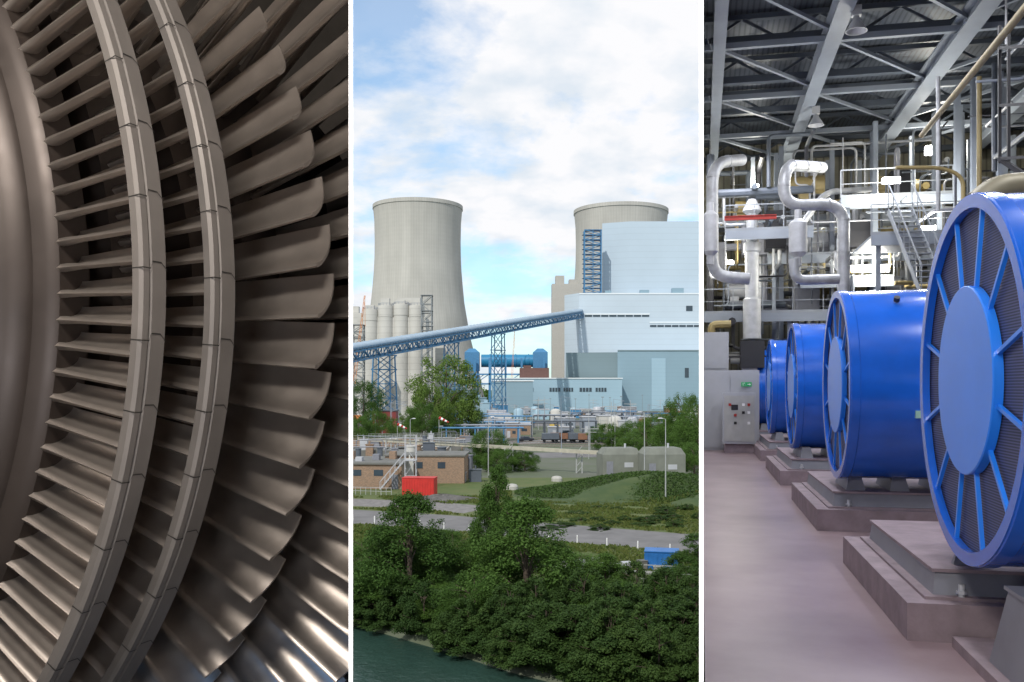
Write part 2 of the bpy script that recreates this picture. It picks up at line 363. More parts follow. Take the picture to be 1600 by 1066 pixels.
for i in range(6):
    d=8.9+8.1*i
    if i>0: dup(g0,HL(2.43,d),-TH)
    n=near[i]; L=4.0 if i==0 else 3.6+abs(n)
    b=thing('machine_foundation',"stepped mauve grey concrete base under a blue generator",'foundation',HL(1.96,d),-TH,"generator foundations")
    MB().box(0,7.2,n,n+L,0,.37).obj('plinth',plinth_m,parent=b)
    m=MB(); m.box(.20,7.1,n+.18,n+L-.15,.37,.40,1); m.frus((.30,7,n+.28,n+L-.3),(.33,7,n+.34,n+L-.32),.40,.62,0); m.box(.30,7,n+.31,n+L-.3,.62,.655,1)
    m.obj('steel_frame',[gray_m,plinth_m],parent=b)
    s0=max(n+.55,-1.0)
    for (xa,xb) in ((.62,.82),(1.35,1.55),(2.1,2.3),(4.5,7.0)): MB().frus((xa-.06,xb+.06,s0,1.0),(xa,xb,s0+.1,.9),.655,.93).obj('saddle',gray_m,parent=b)
    MB().cyl((.55,n+.23,.40),(.55,n+.23,.52),.03,n=8).cyl((.55,n+.23,.43),(.55,n+.23,.46),.05,n=6).obj('anchor_bolt',lgray_m,parent=b)
b=thing('machine_block',"grey steel machine block on pale base slab",'machine',HL(2.33,6.9),-TH)
MB().box(0,3.4,-3,2.22,0,.10).obj('base_slab',plinth_m,parent=b); MB().frus((.10,3.3,-2.9,1.45),(.16,3.3,-2.6,1.15),.10,.78).box(.14,3.3,-2.65,1.2,.78,.81).obj('block_body',gray_m,parent=b)
# control cabinets
b=thing('control_cabinet',"grey control cabinet with small switches and screen",'cabinet',HL(1.42,35),-TH)
MB().box(-.62,.62,0,.8,.35,2.3).obj('cabinet_body',lgray_m,parent=b); MB().box(-.55,.55,.1,.7,0,.35).obj('cabinet_plinth',plinth_m,parent=b)
MB().box(-.56,.56,-.03,0,.45,2.2).obj('door',mat('cab_door',(.42,.42,.40),.4),parent=b)
MB().box(-.3,-.05,-.05,-.03,1.65,1.85).obj('display',black_m,parent=b)
for k,(x,z,c) in enumerate([(.1,1.8,white),(.3,1.8,red_m),(.1,1.5,black_m),(.3,1.5,white),(-.2,1.4,red_m),(-.2,1.1,black_m),(.3,1.1,white),(-.4,1.8,red_m)]):
    MB().box(x,x+.1,-.06,-.03,z,z+.1).obj('switch',c,parent=b)
hobj(MB().box(.05,2.25,36.5,37.3,0,3.2).box(.1,1.1,36.47,36.5,.1,3.1).box(1.15,2.2,36.47,36.5,.1,3.1),'switchgear_cabinet',lgray_m,"tall plain grey switchgear cabinet",'cabinet')
hobj(MB().box(.05,1.1,37.6,38.2,0,4.8).box(.1,1.0,37.57,37.6,3.3,4.7),'switchgear_cabinet',lgray_m,"taller pale grey switchgear cabinet",'cabinet')
b=thing('exit_sign',"green emergency exit sign with running figure and arrow",'sign',HL(1.75,36.4,2.55),-TH)
MB().box(-.2,.2,-.03,0,0,.17).obj('sign_plate',mat('sign_green',(.01,.30,.10),.4,emit=(.01,.5,.15),estr=.12,var=0),parent=b)
m=MB(); m.box(.04,.12,-.036,-.031,.07,.10); m.add([(.12,-.034,.04),(.12,-.034,.13),(.17,-.034,.085)],[(0,1,2)]); m.box(-.14,-.12,-.036,-.031,.03,.15); m.box(-.09,-.06,-.036,-.031,.12,.15); m.bar((-.07,-.034,.12),(-.04,-.034,.07),.02,.004); m.bar((-.04,-.034,.07),(-.08,-.034,.02),.015,.004); m.bar((-.04,-.034,.07),(0,-.034,.03),.015,.004)
m.obj('sign_symbol',white,parent=b)
# roof structure
for a,wd in ((.6,.2),(4.25,.26),(8.4,.30),(12.9,.26)):
    m=MB(); H=11.5+2.45
    for zt in (0,.55): m.box(a-wd,a+wd,16,49,H+zt-.03,H+zt+.03)
    m.box(a-.03,a+.03,16,49,H+.03,H+.52); hobj(m,'roof_beam',beam_m,"long grey steel roof beam",'beam',group="long roof beams")
for k,d in enumerate(np.arange(24,49,4.1)):
    m=MB(); z0=14.55; z1=15.5
    m.box(.1,16,d-.16,d+.16,z0,z0+.26); m.box(.1,16,d-.12,d+.12,z1-.1,z1+.08)
    aa=.1; s=1
    while aa<15.5:
        m.bar((aa,d,z0+.1 if s>0 else z1-.05),(aa+1.3,d,z1-.05 if s>0 else z0+.1),.09); aa+=1.3; s=-s
    hobj(m,'roof_truss',beam_d,"dark grey lattice roof truss",'truss',group="roof trusses")
for k in range(4):
    m=MB(); d0=26+k*5.6
    m.bar((.3,d0,14.4),(4.2,d0+5,14.4),.12); m.bar((4.2,d0,14.4),(8.4,d0+5,14.4),.12); m.bar((8.4,d0+5,14.4),(12.6,d0,14.4),.12)
    m.box(.1,14,d0-.1,d0+.1,14.2,14.4)
    hobj(m,'roof_bracing',beam_m,"grey diagonal roof bracing",'bracing',group="roof bracing")
for (px,py,dep) in ((1338,38,27),(1275,188,36)):
    c=HP(px,py,dep); b=thing('high_bay_lamp',"bell shaped hanging high bay lamp",'lamp',HL(c.x,c.y,c.z),-TH,"hanging high bay lamps")
    MB().lathe([(.08,.25),(.12,.12),(.3,-.18),(.32,-.22),(.30,-.22),(.1,.1)],n=24).obj('lamp_shade',lgray_m,parent=b); MB().box(-.14,.14,-.12,.12,.25,.55).obj('ballast_box',lgray_m,parent=b); MB().cyl((0,0,.55),(0,0,3.0),.02,n=6).obj('stem',black_m,parent=b)
def duct(pts,rad,mt,name,label,bend=.5,cat='pipe',flg=True):
    q=[HP(*p) for p in pts]; m=MB(); m.tube(q,rad,n=18,bend=bend)
    if flg:
        for i in range(len(q)-1):
            L=(q[i+1]-q[i]).length; n=int(L/.9)
            for j in range(n):
                c=q[i].lerp(q[i+1],(j+.5)/max(n,1)); d=(q[i+1]-q[i]).normalized(); m.cyl(c-d*.025,c+d*.025,rad*1.07,n=18)
    return hobj(m,name,mt,label,cat)
duct([(1160,250,34),(1113,254,33),(1113,432,33),(1170,436,33)],.22,alu_m,'exhaust_duct',"silver lagged exhaust duct with lower elbow",.9)
duct([(1285,262,33),(1226,258,31),(1224,322,31),(1318,318,31),(1318,470,31)],.205,alu_m,'exhaust_duct',"silver lagged exhaust duct with several bends",.8)
duct([(1240,405,30),(1242,438,30),(1310,436,30)],.17,alu_m,'exhaust_duct',"silver lagged duct curving under a silencer",.6)
duct([(1250,400,35),(1250,355,35),(1290,300,36),(1360,296,37)],.12,alu_m,'exhaust_duct',"thin silver duct rising behind the silencer",.6)
b=thing('steam_stack',"silver vertical stack on white insulated column",'stack',HL(*HP(1175,608,38.5).xy,0),-TH)
z=lambda py,d:(HY-py)/F*d+2.45
DD=38.5
MB().lathe([(.36,z(530,DD)),(.38,z(530,DD)+.02),(.38,z(468,DD)),(.29,z(466,DD)),(.29,z(395,DD)),(.36,z(393,DD)),(.36,z(380,DD)),(.24,z(378,DD)),(.24,z(335,DD)),(.4,z(330,DD)),(.36,z(325,DD)),(.16,z(312,DD)),(.02,z(312,DD))],n=24).obj('stack_column',pale_m,parent=b)
MB().box(-.5,.5,-.4,.4,z(575,DD),z(533,DD)).obj('stack_foot',black_m,parent=b); MB().box(-.45,.2,-.35,.35,0,z(575,DD)).obj('stack_pedestal',gray_m,parent=b)
def muffler(px,y0,y1,dep,r):
    c=HP(px,y1,dep); h=(y1-y0)/F*dep
    hobj(MB().lathe([(.12,-.3),(.12,0),(r,.15),(r,h-.15),(.12,h),(.12,h+.3)],n=24),'silencer',pale_m,"fat vertical pale silencer cylinder",'silencer',loc=(c.x,c.y,c.z))
muffler(1247,342,402,30,.30); muffler(1110,330,400,31,.28)
c=HP(1170,341,30)
m=MB(); m.box(c.x-.8,c.x+.9,c.y-.06,c.y+.06,c.z-.06,c.z+.06); m.box(c.x-.8,c.x+.9,c.y-.1,c.y+.1,c.z+.06,c.z+.08); hobj(m,'red_crossbeam',red_m,"red painted steel crossbeam",'beam')
def rail(m,x0,x1,y,z0,step=1.2,mi=0,h=1.1):
    m.bar((x0,y,z0+h),(x1,y,z0+h),.045,m=mi); m.bar((x0,y,z0+h*.5),(x1,y,z0+h*.5),.03,m=mi); m.box(x0,x1,y-.01,y+.01,z0,z0+.12,mi)
    n=max(1,int(abs(x1-x0)/step))
    for i in range(n+1): x=x0+(x1-x0)*i/n; m.bar((x,y,z0),(x,y,z0+h),.04,m=mi)
def platform(x0,x1,y0,y1,z0,lab,legs=True):
    b=thing('steel_platform',lab,'platform',HL(0,0,0),-TH)
    m=MB(); m.box(x0,x1,y0,y1,z0-.08,z0); m.box(x0,x1,y0,y0+.12,z0-.38,z0-.081)
    xx=x0+.3
    while xx<x1 and legs: m.box(xx-.08,xx+.08,y0+.3,y0+.46,0,z0-.081); xx+=3.4
    m.obj('deck',beam_m,parent=b); m=MB(); rail(m,x0,x1,y0+.05,z0); m.obj('railing',rail_m,parent=b); return b
platform(.1,9,40.5,42.5,5.8,"grey steel platform with handrail on posts")
platform(3.0,14,42.6,44,8.6,"upper grey steel platform with handrail")
platform(.1,15.5,45,48,10.8,"top grey steel platform with handrail")
platform(9.2,15.5,24,36,6.2,"side grey steel platform with handrail")
platform(6.0,13,34,38,8.0,"middle grey steel platform with handrail")
platform(5.4,9.5,37,39,10.0,"small high grey steel platform with handrail")
platform(1.0,4.6,39,41,9.2,"small grey steel platform beside the ducts",False)
platform(4.2,8.0,40.2,42.4,7.2,"short grey steel platform with handrail",False)
rnd=random.Random(3)
mts=[alu_m,yel_m,gray_m,beam_m,beam_d,pale_m,beam_d,lgray_m,black_m]
for i in range(230):
    a=rnd.uniform(.6,15); d=rnd.uniform(39.5,48.4); z0=rnd.uniform(2.6,12.5); m=MB(); r=rnd.choice((.03,.035,.04,.05,.06,.09,.13,.17))
    p=[(a,d,z0)]
    for k in range(4):
        q=list(p[-1]); ax=rnd.choice((0,2,2,0,1)); q[ax]+=rnd.uniform(.6,3.2)*rnd.choice((-1,1)); q[0]=min(15.5,max(.4,q[0])); q[1]=min(48.6,max(39,q[1])); q[2]=min(13.4,max(2.6,q[2]))
        if q!=list(p[-1]): p.append(tuple(q))
    if len(p)<2: continue
    m.tube(p,r,n=8,bend=.25); hobj(m,'process_pipe',mts[i%9],"bent process pipe among the platforms",'pipe',group="process pipes")
for i in range(68):
    a=rnd.uniform(7.5,15.4); d=rnd.uniform(19,39); z0=rnd.uniform(4.5,13); m=MB(); r=rnd.choice((.02,.03,.04,.06,.09))
    p=[(a,d,z0)]
    for k in range(3):
        q=list(p[-1]); ax=rnd.choice((2,1,2,1,0)); q[ax]+=rnd.uniform(.8,4)*rnd.choice((-1,1)); q[0]=min(15.6,max(7.5,q[0])); q[2]=min(13.4,max(5,q[2])); 
        if q!=list(p[-1]): p.append(tuple(q))
    if len(p)<2: continue
    m.tube(p,r,n=8,bend=.25); hobj(m,'process_pipe',mts[(i*2+1)%9],"bent process pipe near the long wall",'pipe',group="process pipes")
for i in range(30):
    a=rnd.uniform(.6,15); d=rnd.uniform(40,48) if i<16 else rnd.uniform(24,40)
    if i>=16: a=rnd.uniform(8.5,15)
    m=MB(); m.box(a-.1,a+.1,d-.1,d-.08,0,13.9); m.box(a-.1,a+.1,d+.08,d+.1,0,13.9); m.box(a-.01,a+.01,d-.08,d+.08,0,13.9)
    hobj(m,'steel_column',beam_m,"slim grey steel column",'column',group="steel columns")
for i in range(44):
    a=rnd.uniform(1,14.5); d=rnd.uniform(41.5,47); z0=rnd.choice((5.9,8.7,10.9,6.5)); m=MB(); ww=rnd.uniform(.2,.6)
    if i%2: m.box(a-ww,a+ww,d-.5,d+.5,z0,z0+rnd.uniform(.8,1.8)); m.box(a-ww+.1,a+ww-.1,d-.53,d-.5,z0+.1,z0+.7)
    else: m.cyl((a-ww,d,z0+.7),(a+ww*1.5,d,z0+.7),.4,n=20); m.box(a-.2,a+.2,d-.3,d+.3,z0,z0+.4)
    hobj(m,'process_vessel',[lgray_m,gray_m,yel_m,black_m][i%4],"process equipment vessel on a platform",'vessel',group="process vessels")
duct([(1440,212,22),(1620,-10,13)],.065,yel_m,'gas_pipe',"long yellow gas pipe under the roof",.1,flg=False)
duct([(1400,262,25),(1470,262,25),(1505,275,25),(1505,330,25)],.055,yel_m,'gas_pipe',"yellow gas pipe with a downward leg",.4,flg=False)
duct([(1530,120,26),(1530,300,26)],.07,yel_m,'gas_pipe',"straight yellow vertical gas pipe",.1,flg=False)
duct([(1466,120,26),(1466,330,26)],.06,alu_m,'gas_pipe',"silver vertical pipe between the platforms",.1,flg=True)
duct([(1530,322,12),(1560,298,12),(1640,292,12)],.22,mat('lag_tan',(.20,.18,.12),.5,.3),'lagged_duct',"large tan lagged duct behind a generator",.5,flg=False)
m=MB()
for py in (75,165,248): m.bar(HP(1562,py,16),HP(1660,py-6,14),.05)
for (px) in (1562,1576,1625): m.bar(HP(px,40,16),HP(px,255,16),.05)
m.bar(HP(1562,248,16),HP(1640,300,15),.08); hobj(m,'hanging_frame',black_m,"black steel hanging frame",'frame')
m=MB(); p0=HP(1388,330,32); p1=HP(1440,462,29)
for o in(0,.8):
    m.bar(p0+Vector((o,0,0)),p1+Vector((o,0,0)),.04,.18); m.bar(p0+Vector((o,0,1.0)),p1+Vector((o,0,1.0)),.04)
    for i in range(7): q=p0.lerp(p1,i/6)+Vector((o,0,0)); m.bar(q,q+Vector((0,0,1)),.03)
for i in range(16): q=p0.lerp(p1,i/15); m.box(q.x,q.x+.8,q.y-.12,q.y+.12,q.z-.02,q.z+.02)
hobj(m,'steel_stair',rail_m,"steep grey steel stair with handrails",'stair')
def tube_lamp(px,py,dep,L,power,w=.16):
    c=HP(px,py,dep); b=thing('strip_light',"bright white lit strip light",'lamp',HL(c.x,c.y,c.z),-TH,"lit strip lights")
    MB().box(-L/2,L/2,-.08,.08,-w/2,w/2).obj('tube',glow,parent=b); MB().box(-L/2-.05,L/2+.05,.08,.14,-w/2,w/2).obj('fitting',lgray_m,parent=b)
    l=bpy.data.lights.new('strip_light_source','POINT'); l.energy=power; l.shadow_soft_size=.3; l.color=(1,.96,.82); o=bpy.data.objects.new('strip_light_source',l); COL.objects.link(o); o.location=HL(c.x,c.y-.6,c.z+.1)
tube_lamp(1393,282,34,.6,420,.22); tube_lamp(1450,362,33,.5,560,.4); tube_lamp(1360,420,38,1.5,650,.3); tube_lamp(1140,410,40,.3,240,.15); tube_lamp(1458,235,40,.6,420,.4); tube_lamp(1180,290,44,.3,300,.12); tube_lamp(1300,385,45,.6,420,.14)
for (a,d,p) in ((2,8,330),(7,12,330),(1.6,18,340),(7,22,300),(2.0,28,300),(6,33,280),(1.6,38,240)):
    area('high_bay_light',HL(a,d,12.6),HL(a,d,0),1.6,p*1.5,(.93,.94,1.0))
# ============================================================ OUTDOOR
grass_m=mat('grass',(.06,.10,.02),.9,var=0,scale=.25,col2=(.11,.12,.04),bump=.3)
ivy_m=mat('bank_cover',(.030,.060,.016),.9,var=0,scale=.5,col2=(.06,.085,.025),bump=.5)
yard_m=mat('yard_ground',(.13,.13,.115),.9,var=0,scale=.06,col2=(.07,.10,.04),detail=10)
asph_m=mat('asphalt',(.15,.145,.145),.85,var=.22,scale=.35,bump=.1)
gravel_m=mat('gravel',(.18,.17,.165),.95,var=.3,scale=1.5,bump=.3)
def ysh(x): x=max(-30,min(20,x)); return 63-.93*(x+10.6)
xs=[-4000,-1500,-600,-250,-100]+list(np.arange(-60,61,4.0))+[100,250,600,1500,4000]
offs=[(-300,-3.5),(-60,-3.5),(-6,-3.5),(-1,-2.5),(.5,-1.9),(2,-1.3),(5,-.5),(9,-.05),(13,0),(30,0),(60,0),(120,0),(300,0),(700,0),(1500,0),(4000,0),(9000,0)]
m=MB(); vs=[];nx=len(xs)
for (o,zv) in offs:
    for x in xs: vs.append((x,ysh(x)+o if o<200 else 60+o,zv+(random.uniform(-.15,.15) if -2<zv<-.01 else 0)))
m.add(vs,[(j*nx+i,j*nx+i+1,(j+1)*nx+i+1,(j+1)*nx+i) for j in range(len(offs)-1) for i in range(nx-1)])
m.obj('ground',yard_m,kind='structure')
wm=mat('river_water',(.022,.05,.040),.28,var=.15,scale=.3,spec=.3)
nt2=wm.node_tree; b=nt2.nodes['Principled BSDF']; n=nt2.nodes.new('ShaderNodeTexNoise'); n.inputs['Scale'].default_value=2.2; tcx=nt2.nodes.new('ShaderNodeTexCoord'); nt2.links.new(tcx.outputs['Object'],n.inputs['Vector']); bp=nt2.nodes.new('ShaderNodeBump'); bp.inputs['Strength'].default_value=.6; bp.inputs['Distance'].default_value=.12; nt2.links.new(n.outputs['Fac'],bp.inputs['Height']); nt2.links.new(bp.outputs['Normal'],b.inputs['Normal'])
MB().add([(-900,-200,-2),(900,-200,-2),(900,85,-2),(-900,85,-2)],[(0,1,2,3)]).obj('river',wm,kind='structure')
def sheet(pts,z,name,mt):
    MB().add([(x,y,z) for x,y in pts],[tuple(range(len(pts)))]).obj(name,mt,kind='structure')
sheet([(-60,98),(-60,150),(60,150),(60,50),(6,60)],.004,'grass',grass_m)
def strip(cl,wd,z,name,mt):
    m=MB(); vs=[]
    for i,(x,y) in enumerate(cl):
        a=Vector(cl[max(0,i-1)]); c=Vector(cl[min(len(cl)-1,i+1)]); d=(c-a).normalized(); n=Vector((-d.y,d.x))
        vs+=[(x-n.x*wd/2,y-n.y*wd/2,z),(x+n.x*wd/2,y+n.y*wd/2,z)]
    m.add(vs,[(2*i,2*i+1,2*i+3,2*i+2) for i in range(len(cl)-1)]); return m.obj(name,mt,kind='structure')
strip([(-70,121),(-30,109),(-10,101),(5,93),(20,85),(60,67)],10,.012,'road',asph_m)
strip([(-70,132),(-30,120),(-12,115),(-4,110)],7,.008,'gravel_path',gravel_m)
strip([(0,77),(12,74),(40,64)],5,.016,'lane',gravel_m)
strip([(-40,190),(0,200),(30,205),(90,200)],16,.01,'yard_road',asph_m)
strip([(-60,260),(0,250),(60,270),(120,300)],14,.01,'yard_road',mat('pale_asphalt',(.22,.215,.21),.9,var=.15,scale=.2))
strip([(-100,400),(0,380),(150,420)],50,.01,'yard_road',asph_m)
rs_m=mat('rail_steel',(.35,.3,.27),.4,.6); sleeper_m=mat('sleeper',(.12,.1,.09),.9)
for k in range(5):
    m=MB(); pts=[]
    for i in range(20):
        t=i/19; x=-60+t*150; y=215+k*9+30*math.sin(t*2.2+k*.05)-t*20; pts.append((x,y))
    for s in(-.72,.72):
        for i in range(19):
            m.bar((pts[i][0],pts[i][1]+s,.14),(pts[i+1][0],pts[i+1][1]+s,.14),.08,.15)
    for i in range(19):
        for j in range(8):
            t=j/8; x=pts[i][0]*(1-t)+pts[i+1][0]*t; y=pts[i][1]*(1-t)+pts[i+1][1]*t; m.box(x-.12,x+.12,y-1.3,y+1.3,.012,.07,1)
    m.obj('rail_track',[rs_m,sleeper_m],label="railway track with sleepers in the yard",cat='railway track',group="yard tracks")
# cooling towers
conc=mat('tower_concrete',(.43,.42,.385),.85,var=.10,scale=.03,detail=8)
nt3=conc.node_tree; b=nt3.nodes['Principled BSDF']; src=b.inputs['Base Color'].links[0].from_socket
tcx=nt3.nodes.new('ShaderNodeTexCoord'); sp=nt3.nodes.new('ShaderNodeSeparateXYZ'); nt3.links.new(tcx.outputs['Object'],sp.inputs[0])
at=nt3.nodes.new('ShaderNodeMath'); at.operation='ARCTAN2'; nt3.links.new(sp.outputs[0],at.inputs[0]); nt3.links.new(sp.outputs[1],at.inputs[1])
mu=nt3.nodes.new('ShaderNodeMath'); mu.operation='MULTIPLY'; mu.inputs[1].default_value=110; nt3.links.new(at.outputs[0],mu.inputs[0])
sn=nt3.nodes.new('ShaderNodeMath'); sn.operation='SINE'; nt3.links.new(mu.outputs[0],sn.inputs[0])
zs=nt3.nodes.new('ShaderNodeMath'); zs.operation='MULTIPLY'; zs.inputs[1].default_value=1.9; nt3.links.new(sp.outputs[2],zs.inputs[0])
s2=nt3.nodes.new('ShaderNodeMath'); s2.operation='SINE'; nt3.links.new(zs.outputs[0],s2.inputs[0])
ad=nt3.nodes.new('ShaderNodeMath'); ad.operation='MULTIPLY_ADD'; nt3.links.new(s2.outputs[0],ad.inputs[0]); ad.inputs[1].default_value=.3; nt3.links.new(sn.outputs[0],ad.inputs[2])
nsn=nt3.nodes.new('ShaderNodeTexNoise'); mpn=nt3.nodes.new('ShaderNodeMapping'); mpn.inputs['Scale'].default_value=(.25,.25,.012); nt3.links.new(tcx.outputs['Object'],mpn.inputs[0]); nt3.links.new(mpn.outputs[0],nsn.inputs['Vector']); nsn.inputs['Scale'].default_value=1.0; nsn.inputs['Detail'].default_value=6
adh=nt3.nodes.new('ShaderNodeMath'); adh.operation='MULTIPLY'; adh.inputs[1].default_value=.6; nt3.links.new(ad.outputs[0],adh.inputs[0])
ad2=nt3.nodes.new('ShaderNodeMath'); ad2.operation='MULTIPLY_ADD'; nt3.links.new(nsn.outputs['Fac'],ad2.inputs[0]); ad2.inputs[1].default_value=6; nt3.links.new(adh.outputs[0],ad2.inputs[2])
mr=nt3.nodes.new('ShaderNodeMapRange'); mr.inputs['From Min'].default_value=0; mr.inputs['From Max'].default_value=5; mr.inputs['To Min'].default_value=.80; mr.inputs['To Max'].default_value=1.08; nt3.links.new(ad2.outputs[0],mr.inputs[0])
mm=nt3.nodes.new('ShaderNodeMix'); mm.data_type='RGBA'; mm.blend_type='MULTIPLY'; mm.inputs[0].default_value=1; nt3.links.new(src,mm.inputs[6]); nt3.links.new(mr.outputs[0],mm.inputs[7]); nt3.links.new(mm.outputs[2],b.inputs['Base Color'])
prof=[(52,10),(49,25),(46.6,35),(44,45),(41,57),(38.5,70),(36.7,82),(35.4,95),(34.4,107),(33.9,118),(33.7,130),(34.0,145),(34.9,155),(35.4,155.2),(35.4,158),(34.4,158),(33.2,145),(32.8,130),(34.5,95),(43,45),(51,10)]
def ctower(px,d,topy,lab,k):
    t=thing('cooling_tower',lab,'cooling tower',(gx(px,d),d,0),0,"cooling towers"); kz=zz(topy,d)/158
    MB().lathe([(r*k,zv*kz) for r,zv in prof],n=128,close=True).obj('shell',conc,parent=t,ang=40)
    m=MB()
    for i in range(40):
        a=2*math.pi*i/40; b_=a+math.pi/40; c_=a-math.pi/40
        for e in(b_,c_): m.cyl((54*k*math.cos(a),54*k*math.sin(a),0),(51.5*k*math.cos(e),51.5*k*math.sin(e),10.2*kz),.7,n=6)
    m.obj('diagonal_columns',conc,parent=t)
ctower(653,700,323,"pale concrete cooling tower behind concrete silos",1.0)
ctower(970,800,330,"pale concrete cooling tower behind the boiler house",1.2)
def clad(name,c,sc=.12,amt=.05):
    m=mat(name,c,.55,var=.06,scale=.02); stripes(m,sc,'Z',amt,.93); return m
cl_w=clad('cladding_white_blue',(.42,.51,.59),.07,.07); cl_l=clad('cladding_pale',(.48,.56,.63),.08,.07); cl_g=clad('cladding_blue_grey',(.22,.33,.40)); cl_d=clad('cladding_dark_grey',(.155,.22,.245)); cl_lb=clad('cladding_light_blue',(.30,.44,.53))
win_m=mat('window_glass',(.04,.06,.08),.15,var=.1); trim=mat('pale_trim',(.7,.75,.78),.5,var=0); blu_s=mat('blue_steel',(.055,.19,.36),.5,var=.15); blu_p=mat('blue_pipe',(.02,.19,.36),.4,var=.1)
bh=thing('boiler_house',"tall pale blue clad boiler house with stepped blocks",'power station building',(86,650,0))
def fp(pts): return [(gx(px,d)-86,d-650) for px,d in pts]
MB().prism(fp([(985,656),(1300,656),(1290,700),(946,700),(941,664)]),0,zz(346,656)).obj('upper_block',cl_w,parent=bh)
MB().prism(fp([(905,640),(1320,640),(1316,655),(882,655)]),0,zz(458,640)).obj('middle_block',cl_l,parent=bh)
MB().prism(fp([(965,604),(1330,604),(1330,639),(965,639)]),0,zz(548,604)).obj('front_block',cl_g,parent=bh)
MB().prism(fp([(884,612),(965,606),(965,636),(884,638)]),0,zz(551,610)).obj('side_block',cl_d,parent=bh)
def wrow(pxa,pxb,ya,yb,d,n,name='window_band',mt=win_m):
    m=MB(); W=(pxb-pxa)/n
    for i in range(n): m.box(gx(pxa+W*i+.06*W*(n>1),d)-86,gx(pxa+W*(i+1)-.06*W*(n>1),d)-86,d-650-.3,d-650-.0,zz(yb,d),zz(ya,d))
    m.obj(name,mt,parent=bh)
wrow(913,1015,490,492,640,1,'roof_trim',trim); wrow(913,1015,492.3,495,640,8); wrow(1015,1095,503,505,640,1,'roof_trim',trim); wrow(1015,1095,508,511,640,7); wrow(905,1100,458,460,640,1,'roof_trim',trim); wrow(1072,1082,478,486,640,1)
wrow(965,1100,547,549,604,1,'roof_trim',cl_d); wrow(1018,1040,560,640,604,1,'door_bay',cl_lb); wrow(1070,1076,575,590,604,1)
for (px,w_,h) in ((1000,14,6),(1050,18,9),(945,10,5)): 
    d=645; zt=zz(458,640); MB().box(gx(px,d)-86,gx(px+w_,d)-86,-6,-1.5,zt,zt+h*.45).obj('roof_plant',cl_g,parent=bh)
st=thing('stair_tower',"blue steel lattice stair tower beside the boiler house",'tower',(gx(926,646),647,zz(458,646)))
m=MB(); wx=(26/F*644)/2; h1=zz(360,646)-zz(458,646)
for x in(-wx,wx):
    for y in(-4,4): m.bar((x,y,0),(x,y,h1),.7)
m.bar((0,-4,0),(0,-4,h1),.45)
nz=13
for i in range(nz+1):
    zq=h1*i/nz; m.box(-wx,wx,-4,4,zq-.2,zq+.15)
    if i<nz:
        s=1 if i%2 else -1; m.bar((-wx*s,-4,zq),(wx*s,-4,zq+h1/nz),.5); m.bar((-wx*s,4,zq),(wx*s,4,zq+h1/nz),.4); m.bar((-wx-1.5,-4,zq+1.2),(wx,-4,zq+1.2),.2); m.box(-wx-1.6,-wx,-3,1,zq-.1,zq+.1)
m.obj('lattice_frame',blu_s,parent=st)
t=thing('louvred_tower',"pale beige tower with horizontal louvres",'building',(gx(885,720),720,0))
st_m=mat('beige_panel',(.48,.46,.42),.7,var=.08); stripes(st_m,.35,'Z',.45,.7)
m=MB(); m.box(-12,12,-6,6,0,zz(445,720)); m.box(-9,-2,-5,5,zz(445,720),zz(432,720)); m.box(2,9,-5,5,zz(445,720),zz(438,720)); m.obj('tower_body',st_m,parent=t)
lb=thing('switch_building',"low pale blue building with strip windows",'building',(gx(870,585),585,0))
def lbx(px,d=585): return gx(px,d)-gx(870,585)
MB().box(lbx(768),lbx(972),0,18,0,zz(592,585)).obj('wall',cl_lb,parent=lb)
for (a,b_,y0,y1) in ((775,800,606,612),(806,834,606,612),(858,876,606,612),(880,896,606,612),(905,925,606,612),(930,948,606,612)):
    m=MB()
    for i in range(4): w_=(b_-a)/4; m.box(lbx(a+w_*i+.6),lbx(a+w_*(i+1)-.6),-.3,0,zz(y1,585),zz(y0,585))
    m.obj('window',win_m,parent=lb)
MB().box(lbx(767),lbx(973),-.5,18.5,zz(592,585),zz(590.5,585)).obj('roof_edge',trim,parent=lb)
t=thing('pump_building',"grey blue flat roofed building with ribbed front",'building',(gx(800,560),560,0))
MB().box(gx(768,560)-gx(800,560),gx(833,560)-gx(800,560),0,10,0,zz(596,560)).obj('wall',cl_g,parent=t)
MB().box(gx(768,560)-gx(800,560)-.5,gx(833,560)-gx(800,560)+.5,-.5,10.5,zz(596,560),zz(594,560)).obj('roof_edge',trim,parent=t)
m=MB(); d=610
m.cyl(P(752,564,d),P(838,564,d),4.4,n=20); 
for px in (765,785,805,825): m.cyl(P(px,564,d),P(px+1.5,564,d),4.8,n=20)
m.obj('flue_duct',blu_p,label="big blue horizontal flue duct",cat='duct')
for px in (738,844):
    c=P(px,566,d); m=MB(); m.box(c.x-5,c.x+5,d-6,d+6,zz(580,d),zz(551,d)); m.frus((c.x-5,c.x+5,d-6,d+6),(c.x-2,c.x+2,d-3,d+3),zz(551,d),zz(545,d)); 
    for x in(-4,4): m.box(c.x+x-.6,c.x+x+.6,d-5,d-4,0,zz(580,d))
    m.obj('duct_hopper',blu_s,label="blue steel hopper box on legs beside the duct",cat='hopper')
m=MB(); d=600
for px in (742,765,790,815,850): m.box(gx(px,d)-.7,gx(px,d)+.7,d-1,d+1,0,zz(560,d))
for py in (585,600): m.box(gx(735,d),gx(855,d),d-1,d+1,zz(py,d)-.5,zz(py,d)+.5)
for px in (735,742,765,790,815): m.bar(P(px,600,d),P(px+22,585,d),.5)
m.obj('pipe_rack',blu_s,label="blue steel pipe rack under the flue duct",cat='rack')
m=MB(); m.box(gx(812,595),gx(858,595),596,606,zz(592,595),zz(575,595)); m.box(gx(818,595),gx(830,595),596.5,605,zz(575,595),zz(571,595)); m.obj('brown_shed',mat('brown_metal',(.12,.06,.05),.6),label="dark brown metal shed on rack",cat='shed')
